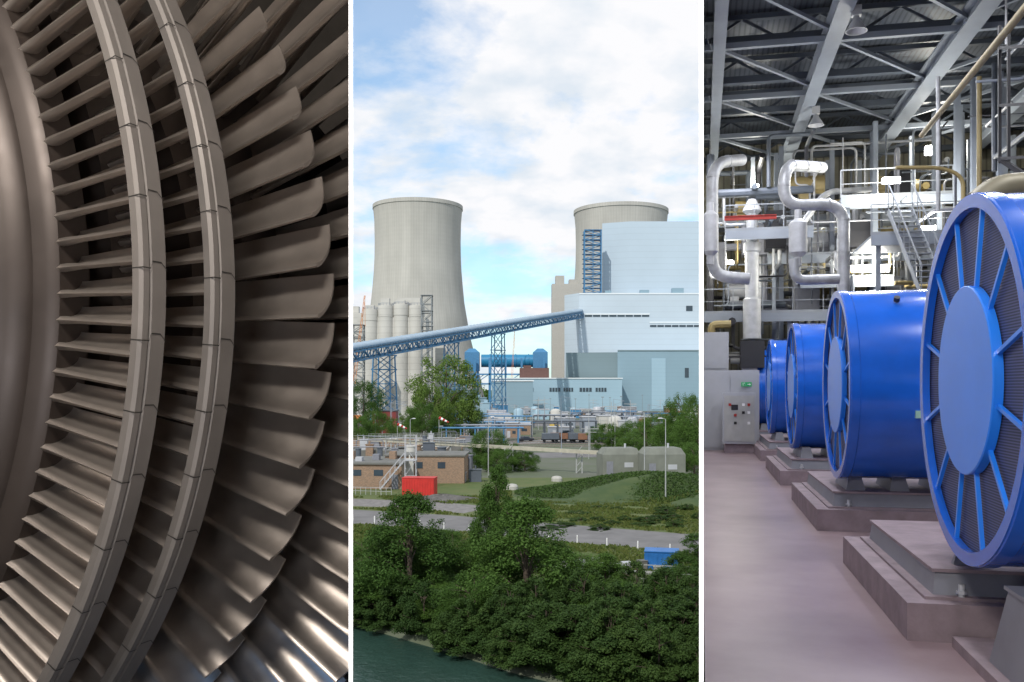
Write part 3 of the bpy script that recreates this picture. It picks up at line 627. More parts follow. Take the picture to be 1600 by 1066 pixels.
for i,(px,d,w_,h,c) in enumerate(((725,590,16,14,cl_d),(748,575,10,9,cl_g),(705,560,14,18,cl_d),(690,520,12,10,blu_s),(760,560,8,6,cl_lb))):
    m=MB(); m.box(-w_/2,w_/2,0,8,0,h); m.box(-w_/2-.3,w_/2+.3,-.3,8.3,h,h+.5); m.box(-w_*.2,w_*.1,2,5,h+.5,h+2.2); m.box(-w_*.35,-w_*.15,-.15,-.01,0,3.2)
    m.obj('service_building',c,loc=(gx(px,d),d,0),label="small blue grey service building near the conveyor",cat='building',group="service buildings")
# silos
sil_m=mat('silo_concrete',(.50,.49,.455),.8,var=.14,scale=.05); stripes(sil_m,.1,'Z',.12,.9)
for i,(px,top) in enumerate(((579,484),(603,478),(627,476),(651,478))):
    d=462; t=thing('silo',"tall pale concrete silo with railed flat top",'silo',(gx(px,d),d,0),0,"concrete silos"); zt=zz(top,d)
    MB().lathe([(4.0,0),(4.0,zt-6),(4.15,zt-5.9),(4.15,zt-1),(4.0,zt),(0.01,zt)],n=24).obj('silo_wall',sil_m,parent=t)
    m=MB()
    for k in range(14):
        a=2*math.pi*k/14; m.bar((3.9*math.cos(a),3.9*math.sin(a),zt),(3.9*math.cos(a),3.9*math.sin(a),zt+1.2),.14)
    for zq in(.6,1.2):
        for k in range(14):
            a=2*math.pi*k/14; b_=2*math.pi*(k+1)/14; m.bar((3.9*math.cos(a),3.9*math.sin(a),zt+zq),(3.9*math.cos(b_),3.9*math.sin(b_),zt+zq),.12)
    m.obj('top_railing',beam_m,parent=t)
    MB().box(-2.5,2,-1.5,2,zt,zt+2.2+(i%2)*1.6).obj('top_hatch_house',sil_m,parent=t)
t=thing('silo_building',"pale concrete block building between the silos",'building',(gx(640,470),460.5,0))
MB().box(-26,9.5,0,20,0,zz(496,462)).box(-6,6,5,12,zz(496,462),zz(466,468)).box(3,10,-1,0,0,zz(520,460)).obj('wall',sil_m,parent=t)
def lattice(m,w,h,z0,nseg,th,mi=0,dx=0,dy=0):
    for x in(-w,w):
        for y in(-w,w): m.bar((dx+x,dy+y,z0),(dx+x,dy+y,h),th,m=mi)
    for i in range(nseg):
        a=z0+(h-z0)*i/nseg; b_=z0+(h-z0)*(i+1)/nseg; s=1 if i%2 else -1
        for y in(-w,w): m.bar((dx-w*s,dy+y,a),(dx+w*s,dy+y,b_),th*.7,m=mi); m.bar((dx-w,dy+y,b_),(dx+w,dy+y,b_),th*.8,m=mi)
        for x in(-w,w): m.bar((dx+x,dy-w*s,a),(dx+x,dy+w*s,b_),th*.7,m=mi); m.bar((dx+x,dy-w,b_),(dx+x,dy+w,b_),th*.8,m=mi)
scf=mat('scaffold_grey',(.20,.22,.23),.6)
for px,d,top in ((667,452,462),(560,430,508)):
    m=MB(); lattice(m,2.6,zz(top,d),0,14,.4); 
    for i in range(8): zq=zz(top,d)*(i+1)/8; m.box(-3,3,-3,3,zq-.15,zq+.1)
    m.obj('access_tower',scf,loc=(gx(px,d),d,0),label="grey lattice access tower beside silos",cat='tower')
for px,d,top in ((556,520,490),(692,500,530)):
    m=MB(); z1=zz(top,d); m.box(-4,4,-4,4,0,z1); m.box(-2,2,-2,2,z1,z1+4); m.obj('plant_building',sil_m,loc=(gx(px,d),d,0),label="small grey concrete plant building",cat='building')
org=mat('orange_paint',(.55,.2,.05),.5)
def boomcrane(px0,py0,px1,py1,d,th):
    m=MB(); a=P(px0,py0,d); b_=P(px1,py1,d); a.z=max(a.z,2)
    o=Vector((a.x,a.y,0)); dr=(b_-a).normalized(); n=dr.cross(Vector((0,1,0))).normalized()*th
    for s in(-1,1): m.bar(a+n*s-o,b_+n*s*.4-o,th*.3)
    k=16
    for i in range(k): s=1 if i%2 else -1; m.bar(a.lerp(b_,i/k)+n*s*(1-.6*i/k)-o,a.lerp(b_,(i+1)/k)-n*s*(1-.6*(i+1)/k)-o,th*.2)
    m.box(-3,3,-2,2,.8,3.2); m.box(-3.6,3.6,-2.2,-1.6,0,1.2); m.box(-3.6,3.6,1.6,2.2,0,1.2); m.bar(b_-o,(b_.x-o.x+.2,0,b_.z-14),.15)
    m.obj('crawler_crane',org,loc=o,label="orange crawler crane with lattice boom raised",cat='crane')
boomcrane(553,600,570,462,400,.6); boomcrane(800,590,804,512,590,.5)
# conveyor
A=Vector((-59,330,29.3)); B=Vector((48.5,640,70)); dv=(B-A).normalized(); A2=A-dv*25
cv=thing('conveyor_bridge',"long pale blue covered conveyor bridge rising to the boiler house",'conveyor',A2)
tube_m=mat('pale_blue_tube',(.38,.48,.57),.4,.3,var=.10,scale=.1)
sd_=dv.cross(Vector((0,0,1))).normalized(); up=sd_.cross(dv).normalized(); L=(B-A2).length
m=MB()
for s in(-1,1): m.cyl(Vector((0,0,0))+sd_*1.6*s+up*1.35,dv*L+sd_*1.6*s+up*1.35,1.3,n=16)
nseg=int(L/4.6)
for i in range(0,nseg):
    p=dv*L*i/nseg
    for s in(-1,1): m.cyl(p+sd_*1.6*s+up*1.35,p+dv*.35+sd_*1.6*s+up*1.35,1.42,n=16)
m.obj('conveyor_tube',tube_m,parent=cv)
m=MB()
for s in(-1,1):
    for u_ in(-3.6,-.1): m.bar(sd_*3.1*s+up*u_,dv*L+sd_*3.1*s+up*u_,.5)
    for i in range(nseg):
        a=dv*L*i/nseg; b_=dv*L*(i+1)/nseg; q=(-3.6,-.1) if i%2 else(-.1,-3.6); m.bar(a+sd_*3.1*s+up*q[0],b_+sd_*3.1*s+up*q[1],.34)
        m.bar(b_+sd_*3.1*s-up*3.6,b_+sd_*3.1*s-up*.1,.34)
for i in range(nseg+1): m.bar(dv*L*i/nseg+sd_*3.1-up*3.6,dv*L*i/nseg-sd_*3.1-up*3.6,.3); m.bar(dv*L*i/nseg+sd_*3.1-up*.3,dv*L*i/nseg-sd_*3.1-up*.3,.5)
m.obj('truss',blu_s,parent=cv)
for s in(-1,1):
    m=MB(); m.bar(sd_*3.6*s+up*1.2,dv*L+sd_*3.6*s+up*1.2,.15); 
    for i in range(0,nseg*2): m.bar(dv*L*i/nseg/2+sd_*3.6*s,dv*L*i/nseg/2+sd_*3.6*s+up*1.2,.12)
    m.obj('walkway_railing',blu_s,parent=cv)
for t_,w_ in ((.075,3.6),(.283,2.6),(.479,2.8)):
    p=A.lerp(B,t_); m=MB(); h=p.z-3.9
    for x in(-1,1):
        for y in(-1,1): m.bar((x*w_*1.25,y*3.2,0),(x*w_,y*2.2,h),.45)
    n=5
    for i in range(n):
        a=h*i/n; b_=h*(i+1)/n
        for y in(-3,3): m.bar((-w_*1.15,y,a),(w_*1.15,y,b_),.28); m.bar((w_*1.15,y,a),(-w_*1.15,y,b_),.28); m.bar((-w_*1.1,y,b_),(w_*1.1,y,b_),.35)
    m.obj('conveyor_trestle',blu_s,loc=(p.x,p.y,0),rz=-.33,label="blue braced steel trestle carrying the conveyor",cat='trestle',group="conveyor trestles")
# ---- yard clutter
lamp_m=mat('galv_post',(.42,.43,.43),.5,.4)
brick_m=mat('brick_wall',(.27,.17,.11),.85,var=.15,scale=2)
nb=brick_m.node_tree; bb=nb.nodes['Principled BSDF']; bt=nb.nodes.new('ShaderNodeTexBrick'); tb=nb.nodes.new('ShaderNodeTexCoord'); mp=nb.nodes.new('ShaderNodeMapping'); mp.inputs['Rotation'].default_value=(R(90),0,0); nb.links.new(tb.outputs['Object'],mp.inputs[0]); nb.links.new(mp.outputs[0],bt.inputs['Vector'])
bt.inputs['Color1'].default_value=(.30,.18,.11,1); bt.inputs['Color2'].default_value=(.20,.125,.08,1); bt.inputs['Mortar'].default_value=(.30,.27,.23,1); bt.inputs['Scale'].default_value=2.0; nb.links.new(bt.outputs[0],bb.inputs['Base Color'])
def street_lamp(px,py0,d,arm=1,lab="tall grey street lamp with short arm"):
    h=zz(py0,d); b=thing('street_lamp',lab,'street lamp',(gx(px,d),d,0),0,"street lamps")
    MB().cyl((0,0,0),(0,0,h),.10,.05,n=8).tube([(0,0,h-.05),(.3*arm,0,h+.1),(.9*arm,0,h+.12)],.035,n=6).obj('pole',lamp_m,parent=b)
    MB().frus((.7*arm-.35,.7*arm+.35,-.16,.16),(.7*arm-.22,.7*arm+.22,-.1,.1),h+.06,h+.2).obj('lamp_head',lgray_m,parent=b)
street_lamp(763,652,150); street_lamp(1007,645,130,-1); street_lamp(1040,655,118,-1); street_lamp(920,640,190,1); street_lamp(641,655,170,1); street_lamp(832,648,260,1); street_lamp(978,640,300,-1)
rn=random.Random(11)
rust=mat('rust_brown',(.2,.1,.06),.8)
colr=[lgray_m,gray_m,beam_d,cl_lb,sil_m,blu_s,beam_m,brick_m,rust]
for i in range(54):
    px=rn.uniform(700,1085); d=rn.uniform(270,560); w_=rn.uniform(2,9); h=rn.uniform(2.2,5.5); dp=rn.uniform(3,8)
    m=MB(); m.box(-w_/2,w_/2,0,dp,0,h); m.box(-w_/2-.2,w_/2+.2,-.2,dp+.2,h,h+.3,1); m.box(-w_*.3,-w_*.3+1,-.05,-.002,0,2.1,1); m.box(w_*.1,w_*.35,-.05,-.002,1.2,2.1,2)
    m.obj('yard_shed',[colr[i%9],lgray_m,win_m],loc=(gx(px,d),d,0),rz=rn.uniform(-.2,.2),label="small flat roofed shed in the plant yard",cat='shed',group="yard sheds")
for i in range(14):
    px=rn.uniform(770,1085); d=rn.uniform(320,540); r=rn.uniform(1.2,2.6); h=rn.uniform(2.5,5)
    MB().lathe([(r,0),(r,h),(r*.85,h+r*.3),(r*.5,h+r*.48),(.01,h+r*.55)],n=20).obj('storage_tank',[lgray_m,sil_m,cl_lb][i%3],loc=(gx(px,d),d,0),label="pale domed storage tank in the plant yard",cat='tank',group="yard tanks")
for i in range(80):
    px=rn.uniform(560,1088); d=rn.uniform(200,520); h=rn.uniform(5,12)
    m=MB(); m.cyl((0,0,0),(0,0,h),.12,.07,n=6)
    if i%3==0: m.bar((-2,0,h*.9),(2,0,h*.9),.15); m.bar((-1.5,0,h*.78),(1.5,0,h*.78),.12)
    elif i%3==1: m.box(-.5,.5,-.2,.2,h-.2,h+.1)
    else: m.bar((0,0,h),(4,0,h-.6),.12); m.bar((0,0,h*.8),(4,0,h-.6),.08)
    m.obj('yard_mast',[lamp_m,scf,beam_m][i%3],loc=(gx(px,d),d,0),label="slim grey mast standing beside the tracks",cat='mast',group="yard masts")
for i in range(20):
    px=rn.uniform(720,1060); d=rn.uniform(230,430); L_=rn.uniform(12,36); h=rn.uniform(2.5,6)
    m=MB(); 
    for k in range(3): m.cyl((-L_/2,k*.7,h),(L_/2,k*.7,h),.22,n=8)
    k=0
    while k<=L_: m.box(-L_/2+k-.15,-L_/2+k+.15,-.3,2,0,h-.3); k+=4
    m.obj('pipe_rack',[blu_s,beam_d,beam_m][i%3],loc=(gx(px,d),d,0),rz=rn.uniform(-.15,.15),label="low pipe rack on short posts in the yard",cat='rack',group="low pipe racks")
for i in range(9):
    px=860+i*14; d=246; m=MB(); m.box(-2.4,2.4,-1.4,1.4,1.0,2.6); m.box(-2.6,2.6,-1.2,1.2,.75,1.0,1)
    for x in(-1.7,1.7):
        for y in(-.75,.75): m.cyl((x,y-.08,.45),(x,y+.08,.45),.42,n=12,m=1)
    m.obj('freight_wagon',[rust if i%3==1 else beam_d,black_m],loc=(gx(px,d),d+2*math.sin(i),.15),label="small brown freight wagon on the track",cat='wagon',group="freight wagons")
car_cols=[mat('car_white',(.6,.6,.6),.3,coat=.5,var=0),mat('car_yellow',(.6,.4,.03),.3,coat=.5,var=0),mat('car_dark',(.03,.035,.05),.3,coat=.5,var=0)]
tyre=mat('tyre',(.02,.02,.02),.9,var=0)
def car(px,d,c,rz,van=False,lab=None):
    b=thing('parked_car',lab or "small parked car on the yard",'car',(gx(px,d),d,.02),rz,"parked cars"); H=1.9 if van else 1.4
    m=MB(); m.frus((-2.2,2.2,-.85,.85),(-2.15,2.15,-.83,.83),.3,.85)
    if van: m.frus((-2.15,1.6,-.83,.83),(-2.1,1.0,-.72,.72),.85,H)
    else: m.frus((-1.7,1.2,-.8,.8),(-1.1,.6,-.62,.62),.85,H)
    m.obj('body',c,parent=b)
    MB().box(-.9,.5,-.81,.81,.95,H-.18).obj('window',win_m,parent=b)
    for x in(-1.35,1.4):
        for y in(-.82,.82): MB().cyl((x,y-.1,.33),(x,y+.1,.33),.33,n=14).obj('wheel',tyre,parent=b)
car(868,330,car_cols[1],.5,True,"yellow van on the yard road"); car(700,240,car_cols[0],.1); car(822,255,car_cols[2],.3)
def container(name,x,y,L_,W,H,mt,rz,lab):
    b=thing(name,lab,'container',(x,y,.02),rz); m=MB(); m.box(-L_/2,L_/2,-W/2,W/2,.15,H)
    k=int(L_/.35)
    for i in range(k): xx=-L_/2+(i+.5)*L_/k; m.box(xx-.07,xx+.07,-W/2-.05,-W/2,.3,H-.15); 
    for i in range(int(W/.35)): yy=-W/2+(i+.5)*.35; m.box(-L_/2-.05,-L_/2,yy-.07,yy+.07,.3,H-.15)
    m.obj('container_body',mt,parent=b)
    MB().box(-L_/2-.06,L_/2+.06,-W/2-.06,W/2+.06,H,H+.08).obj('top_rail',mt,parent=b); MB().box(-L_/2,L_/2,-W/2,W/2,0,.148).obj('floor_frame',mt,parent=b)
container('shipping_container',gx(656,124),124,4.5,2.3,2.6,mat('container_red',(.5,.025,.018),.5,var=.12),-.12,"bright red container beside a brick building")
container('skip_container',gx(1034,74),74,2.7,1.8,1.5,mat('skip_blue',(.02,.14,.42),.45),-.2,"bright blue skip container near the railing")
roofg=mat('flat_roof_grey',(.15,.15,.14),.9,var=.2,scale=.5)
b=thing('brick_building',"low brown brick building with flat grey roof",'building',(-22,133,0),-.06)
MB().box(-10,5.5,0,12,0,3.7).obj('wall',brick_m,parent=b)
MB().box(-10.3,5.8,-.3,12.3,3.7,4.0).obj('roof_slab',roofg,parent=b)
for i in range(4): MB().box(-8.6+3.3*i,-7.2+3.3*i,-.06,-.002,2.0,2.9).obj('window',win_m,parent=b)
MB().box(4,5,-.08,-.002,0,2.2).obj('door',gray_m,parent=b)
for i in range(6): MB().box(-8.6+2.2*i,-7.6+2.2*i,2+i%3*2,3.4+i%3*2,4.0,4.6+.3*(i%3)).obj('roof_plant',[lgray_m,gray_m,brick_m][i%3],parent=b)
b=thing('brick_building',"long brown brick building with shallow annex",'building',(-14.2,141,0),-.03)
MB().box(-6,6.6,0,9,0,4.3).obj('wall',brick_m,parent=b); MB().box(-6.2,6.8,-.2,9.2,4.3,4.55).obj('roof_slab',roofg,parent=b)
for i in range(3): MB().box(-4.8+3.6*i,-3.6+3.6*i,-.06,-.002,2.4,3.4).obj('window',win_m,parent=b)
t=thing('steel_stairway',"pale steel outside stairway with landing",'stair',(-19.5,131.4,0),0)
m=MB()
for i in range(12): m.box(i*.30,.30+i*.30,-.6,.6,.3+i*.36,.36+i*.36)
for y in (-.6,.6): m.bar((0,y,.2),(3.6,y,4.5),.08,.16); m.bar((0,y,1.3),(3.6,y,5.6),.06)
for i in range(6):
    for y in(-.6,.6): m.bar((i*.72,y,.2+i*.86),(i*.72,y,1.3+i*.86),.05)
m.box(3.6,5.4,-.7,.7,4.4,4.5); m.obj('flight',lgray_m,parent=t)
m=MB()
for x in (3.7,5.3):
    for y in(-.6,.6): m.bar((x,y,0),(x,y,8.2),.1)
for zq in (2.2,4.4,6.6,8.2): m.bar((3.7,-.6,zq),(5.3,-.6,zq),.07)
m.bar((3.7,-.6,2.2),(5.3,-.6,4.4),.06); m.bar((5.3,-.6,4.4),(3.7,-.6,6.6),.06); m.obj('support_frame',lgray_m,parent=t)
for k,(px,d,w_,dp,h) in enumerate(((592,168,14,8,3.4),(650,176,12,8,3.0),(705,186,12,9,3.2),(600,196,18,8,3.6),(668,204,16,8,3.4))):
    t=thing('settling_basin',"low concrete basin with grey walkway railing",'basin',(gx(px,d),d,0),0,"settling basins")
    m=MB(); m.box(-w_/2,w_/2,0,.4,0,h); m.box(-w_/2,w_/2,dp-.4,dp,0,h); m.box(-w_/2,-w_/2+.4,.4,dp-.4,0,h); m.box(w_/2-.4,w_/2,.4,dp-.4,0,h); m.box(-w_/2+.4,w_/2-.4,.4,dp-.4,0,h-.5); m.obj('basin_wall',[roofg,brick_m][k%2],parent=t)
    m=MB(); rail(m,-w_/2,w_/2,.15,h,1.6); rail(m,-w_/2,w_/2,dp-.15,h,1.6); m.box(-.6,.6,.4,dp-.4,h-.1,h); m.obj('walkway_railing',lamp_m,parent=t)
for k in range(70):
    px=rn.uniform(556,760); d=rn.uniform(136,220); w_=rn.uniform(.5,2.2); h=rn.uniform(1,5.4); m=MB()
    if k%3==0: m.cyl((0,0,0),(0,0,h),w_*.5,n=14); m.cyl((0,0,h),(0,0,h+.2),w_*.55,n=14)
    elif k%3==1: m.box(-w_/2,w_/2,-.6,.6,0,h); m.box(-w_/2-.1,w_/2+.1,-.7,.7,h,h+.12); m.cyl((0,0,h+.12),(0,0,h+.7),.12,n=8)
    else: m.tube([(-w_*2,0,0),(-w_*2,0,h),(w_*2,0,h),(w_*2,0,0)],.11,n=8,bend=.4)
    m.obj('water_works_fitting',[lgray_m,sil_m,gray_m,beam_d,brick_m][k%5],loc=(gx(px,d),d,0),label="small water works fitting beside the basins",cat='equipment',group="water works fittings")
t=thing('red_shed',"dark red metal shed with dark roof",'shed',(gx(600,300),300,0)); MB().box(-4,4,0,6,0,7.5).obj('wall',mat('dark_red',(.2,.03,.03),.6),parent=t); MB().box(-4.3,4.3,-.3,6.3,7.5,7.9).obj('roof',beam_d,parent=t)
t=thing('pipe_bridge',"long beige pipe bridge on slim steel posts",'pipe bridge',(0,165,0),.0)
tan=mat('tan_cladding',(.38,.36,.29),.6)
m=MB()
m.bar((gx(560,178),13,zz(686,178)),(gx(735,168),3,zz(696,168)),.6,.6); m.bar((gx(735,168),3,zz(696,168)),(gx(1015,150),-15,zz(712,150)),.5,.65)
m.obj('pipe_casing',tan,parent=t)
m=MB(); m.bar((gx(560,178),12,zz(680,178)),(gx(735,168),2,zz(690,168)),.12); 
for i in range(20): q=i/19; x=gx(560,178)*(1-q)+gx(735,168)*q; y=12*(1-q)+2*q; zq=(zz(686,178)*(1-q)+zz(696,168)*q); m.bar((x,y,zq),(x,y,zq+1.1),.07)
m.obj('railing',rail_m,parent=t)
for px,d,top in ((607,175,688),(700,170,695),(793,164,700),(797,163,701),(905,158,706),(1000,152,712)):
    x=gx(px,d); m=MB(); m.bar((x-.5,d-165,0),(x-.5,d-165,zz(top,d)),.22); m.bar((x+.5,d-165,0),(x+.5,d-165,zz(top,d)),.22)
    for i in range(4): m.bar((x-.5,d-165,i*1.2),(x+.5,d-165,i*1.2+1.2),.1)
    m.obj('post',lamp_m,parent=t)
bun=mat('bunker_grey',(.17,.18,.155),.8,var=.2,scale=.4)
for px,d,w_,h in ((972,146,6.4,4.3),(1040,142,6.6,4.6)):
    t=thing('utility_hut',"grey green metal utility hut with chamfered roof",'hut',(gx(px,d),d,.9),.12,"utility huts")
    MB().box(-w_/2,w_/2,0,5,-1.2,h-1.0).frus((-w_/2,w_/2,0,5),(-w_/2+.8,w_/2-.6,.5,4.5),h-1.0,h).obj('hut_body',bun,parent=t)
    MB().box(-w_/2+.6,-w_/2+1.7,-.04,-.002,0,2.2).obj('door',gray_m,parent=t); MB().box(.4,1.9,-.04,-.002,1.2,2.0).obj('louvre',lgray_m,parent=t); MB().cyl((1,2,h),(1,2,h+.7),.18,n=8).obj('roof_vent',lgray_m,parent=t)
pconc=mat('pale_conc',(.40,.39,.36),.8)
for px,py in((870,752),(935,756),(800,765)):
    d=15*F/(py-HY); MB().lathe([(.9,0),(.9,.5),(.7,.75),(.3,.85),(.01,.87)],n=16).obj('concrete_manhole',pconc,loc=(gx(px,d),d,0),label="round pale concrete manhole cap in the grass",cat='manhole',group="manhole caps")
rub=mat('rubble_dark',(.10,.095,.09),.95,var=.4,scale=1.5,bump=.5)
def mound(x,y,rx,ry,h,mt,name,seed=1,n=48,lump=.18):
    rg=random.Random(seed); m=MB(); vs=[];k=18
    ph=[rg.uniform(0,6) for _ in range(8)]
    for i in range(k+1):
        q=i/k
        for j in range(n):
            a=2*math.pi*j/n; rr=1+.12*math.sin(3*a+ph[0])+.08*math.sin(7*a+ph[1]); hh=h*(math.cos(q*math.pi)+1)/2*(1+lump*math.sin(5*a*1+q*9+ph[2]))
            vs.append((rx*q*rr*math.cos(a),ry*q*rr*math.sin(a),hh*(1 if q<1 else 0)+rg.uniform(-.03,.03)*h*(q<1)-(.05 if q==1 else 0)))
    m.add(vs,[(i*n+j,i*n+(j+1)%n,(i+1)*n+(j+1)%n,(i+1)*n+j) for i in range(k) for j in range(n)])
    return m.obj(name,mt,loc=(x,y,0),kind='structure',ang=60)
mound(-9.5,120,6.5,3,.7,rub,'gravel_mound',seed=2)
mound(20,127,23,12,3.0,ivy_m,'grass_hill',seed=3,lump=.05)
mound(33,120,18,10,2.8,ivy_m,'grass_hill',seed=8,lump=.05)
for px,d,top in((686,185,652),(621,190,662)):
    t=thing('windsock',"red and white striped windsock on pole",'windsock',(gx(px,d),d,0),0,"windsocks"); h=zz(top,d)
    MB().cyl((0,0,0),(0,0,h),.06,n=6).obj('pole',lamp_m,parent=t); m=MB()
    for k in range(5): m.cyl((k*.4,0,h-.1-k*.2),((k+1)*.4,0,h-.1-(k+1)*.2),.35-.04*k,.35-.04*(k+1),n=12,m=k%2)
    m.obj('sock',[red_m,white],parent=t)
for k,(xa,ya,xb,yb) in enumerate(((2,72.5,16,69),(-26,127,-17,125),(6,68.5,18,65.5))):
    m=MB(); a=Vector((xa,ya,0)); b_=Vector((xb,yb,0)); n=12
    for hh in(.55,1.05): m.bar(a+Vector((0,0,hh)),b_+Vector((0,0,hh)),.06)
    for i in range(n+1): q=a.lerp(b_,i/n); m.bar(q,q+Vector((0,0,1.1)),.07)
    m.obj('guard_railing',lamp_m,label="grey metal guard railing beside the lane",cat='railing',group="guard railings")
for i in range(7):
    x=4.5+i*1.25; y=75.5-.25*(x-2); MB().box(-.35,.35,-.3,.3,0,.4+.2*(i%3)).box(-.4,.4,-.35,.35,.4+.2*(i%3),.46+.2*(i%3)).obj('stone_block',[pconc,lgray_m,roofg][i%3],loc=(x,y,0),rz=rn.uniform(-.4,.4),label="small pale block stored beside the lane",cat='block',group="stored blocks")
for i in range(14):
    x=-18+i*2.7; y=102-.6*(x+10)-6.5; MB().cyl((0,0,0),(0,0,.8),.05,n=8).cyl((0,0,.8),(0,0,.88),.055,.03,n=8).obj('bollard',white,loc=(x,y,0),label="small white roadside bollard",cat='bollard',group="roadside bollards")
# ---- trees
def leafmat(name,c1,c2,tl=.36):
    m=bpy.data.materials.new(name); m.use_nodes=True; nt=m.node_tree; b=nt.nodes['Principled BSDF']; b.inputs['Roughness'].default_value=.65; b.inputs['Specular IOR Level'].default_value=.15
    g=nt.nodes.new('ShaderNodeNewGeometry'); oi=nt.nodes.new('ShaderNodeObjectInfo'); r=nt.nodes.new('ShaderNodeValToRGB')
    r.color_ramp.elements[0].color=list(c1)+[1]; r.color_ramp.elements[1].color=list(c2)+[1]
    a=nt.nodes.new('ShaderNodeMath'); a.operation='MULTIPLY_ADD'; a.inputs[1].default_value=.45; nt.links.new(g.outputs['Random Per Island'],a.inputs[0])
    a2=nt.nodes.new('ShaderNodeMath'); a2.operation='MULTIPLY'; a2.inputs[1].default_value=.55; nt.links.new(oi.outputs['Random'],a2.inputs[0]); nt.links.new(a2.outputs[0],a.inputs[2])
    nt.links.new(a.outputs[0],r.inputs['Fac']); nt.links.new(r.outputs[0],b.inputs['Base Color'])
    tr=nt.nodes.new('ShaderNodeBsdfTranslucent'); nt.links.new(r.outputs[0],tr.inputs[0]); mxs=nt.nodes.new('ShaderNodeMixShader'); mxs.inputs[0].default_value=tl
    o=nt.nodes['Material Output']; nt.links.new(b.outputs[0],mxs.inputs[1]); nt.links.new(tr.outputs[0],mxs.inputs[2]); nt.links.new(mxs.outputs[0],o.inputs[0]); return m
leaf_d=leafmat('leaf_dark',(.040,.090,.018),(.11,.20,.040)); leaf_l=leafmat('leaf_light',(.07,.13,.028),(.16,.24,.05)); bark=mat('bark',(.08,.06,.045),.9,var=.3,scale=5)
leaf_b=leafmat('leaf_bank',(.026,.060,.015),(.075,.13,.032))
grs_m=leafmat('grass_blades',(.06,.11,.02),(.18,.18,.06))
def quads(cen,nrm,size,name,mt,rs):
    n=len(cen); a=rs.normal(size=(n,3)); a-=nrm*(a*nrm).sum(1,keepdims=True); a/=np.linalg.norm(a,axis=1,keepdims=True)+1e-9; b=np.cross(nrm,a)
    s=size[:,None]; v=np.empty((n,4,3)); v[:,0]=cen-a*s; v[:,1]=cen+b*s*.55; v[:,2]=cen+a*s; v[:,3]=cen-b*s*.55
    me=bpy.data.meshes.new(name); me.vertices.add(4*n); me.vertices.foreach_set('co',v.reshape(-1)); me.loops.add(4*n); me.loops.foreach_set('vertex_index',np.arange(4*n)); me.polygons.add(n); me.polygons.foreach_set('loop_start',np.arange(0,4*n,4)); me.polygons.foreach_set('loop_total',np.full(n,4)); me.materials.append(mt); me.update(calc_edges=True); return me
def crown(seed,shape,n,leaf,mt,ncl=70):
    rs=np.random.RandomState(seed); cs=[]
    for i in range(ncl):
        z_=rs.uniform(.10,.97)
        if shape=='cone': rad=.5*(1-z_)**.75*1.05*(.55+.45*min(1,z_*5))
        elif shape=='bush': rad=.5*math.sqrt(max(.02,1-z_**2))
        else: rad=.5*math.sqrt(max(.02,1-((z_-.50)/.52)**2))
        a=rs.uniform(0,6.28); q=rad*rs.uniform(.35,1.18)**.6; cs.append((q*math.cos(a)*rs.uniform(.8,1.15),q*math.sin(a),z_,rs.uniform(.045,.12)*(.6+.6*(rad/.5))))
    cs=np.array(cs); wts=cs[:,3]**2; idx=rs.choice(ncl,n,p=wts/wts.sum())
    d=rs.normal(size=(n,3)); d/=np.linalg.norm(d,axis=1,keepdims=True); rr=rs.uniform(.25,1.3,n)**.8
    off=d*rr[:,None]*cs[idx,3][:,None]; off[:,2]*=.75; off[:,2]-=.35*np.hypot(off[:,0],off[:,1])
    cen=cs[idx,:3]+off
    nm=d*.8+rs.normal(size=(n,3))*.45; nm[:,2]+=.4; nm/=np.linalg.norm(nm,axis=1,keepdims=True)
    return quads(cen,nm,rs.uniform(.6,1.3,n)*leaf,'crown',mt,rs),cs
def trunkmesh(seed,cs):
    rg=random.Random(seed); m=MB(); m.cyl((0,0,-.12),(0,0,.4),.024,.017,n=9); m.cyl((0,0,.4),(.01,.0,.88),.017,.003,n=7)
    for i in range(16):
        c=cs[rg.randrange(len(cs))]; z_=max(.1,c[2]-rg.uniform(.12,.3)); m.tube([(0,0,min(z_,.85)),(c[0]*.5,c[1]*.5,c[2]-.06),(c[0],c[1],c[2])],.0055,n=5)
    return m.mesh('trunk',bark)
kinds={}
for nm,(sd0,shape,n,leaf,mt,ncl) in {'cone':(1,'cone',32000,.0105,leaf_d,130),'cone2':(2,'cone',32000,.0105,leaf_d,110),'round':(3,'round',30000,.0105,leaf_d,95),'round2':(4,'round',30000,.0105,leaf_d,110),'bush':(5,'bush',14000,.020,leaf_b,50),'light':(6,'round',14000,.015,leaf_l,70)}.items():
    cm,cs=crown(sd0,shape,n,leaf,mt,ncl); kinds[nm]=(cm,trunkmesh(sd0,cs))
def tree(kind,x,y,z0,h,w_,lab,group=None,name='tree'):
    b=thing(name,lab,'tree' if name=='tree' else 'bush',(x,y,z0),rn.uniform(0,6.28),group); b.scale=(w_,w_,h)
    mk('trunk',kinds[kind][1],parent=b); mk('crown',kinds[kind][0],parent=b); return b
for (k,px,ty,d,wp) in (('round',566,838,70,95),('cone',640,764,66,180),('round2',706,826,74,85),('cone2',776,720,72,95),('cone',822,772,63,210),('round2',742,895,60,105),('round',894,864,66,95),('cone2',946,860,63,115),('round2',1004,902,61,125),('round',1058,890,60,110),('cone',1092,830,70,110),('round',598,905,66,105),('round2',874,935,58,115),('round',692,915,62,95),('cone2',672,830,72,105)):
    y=d; x=gx(px,d); zb=-1.0 if d<66 else -.3; h=zz(ty,d)-zb; tree(k,x,y,zb,h,wp/F*d*1.15,"dense green broadleaf tree on the river bank","river bank trees")
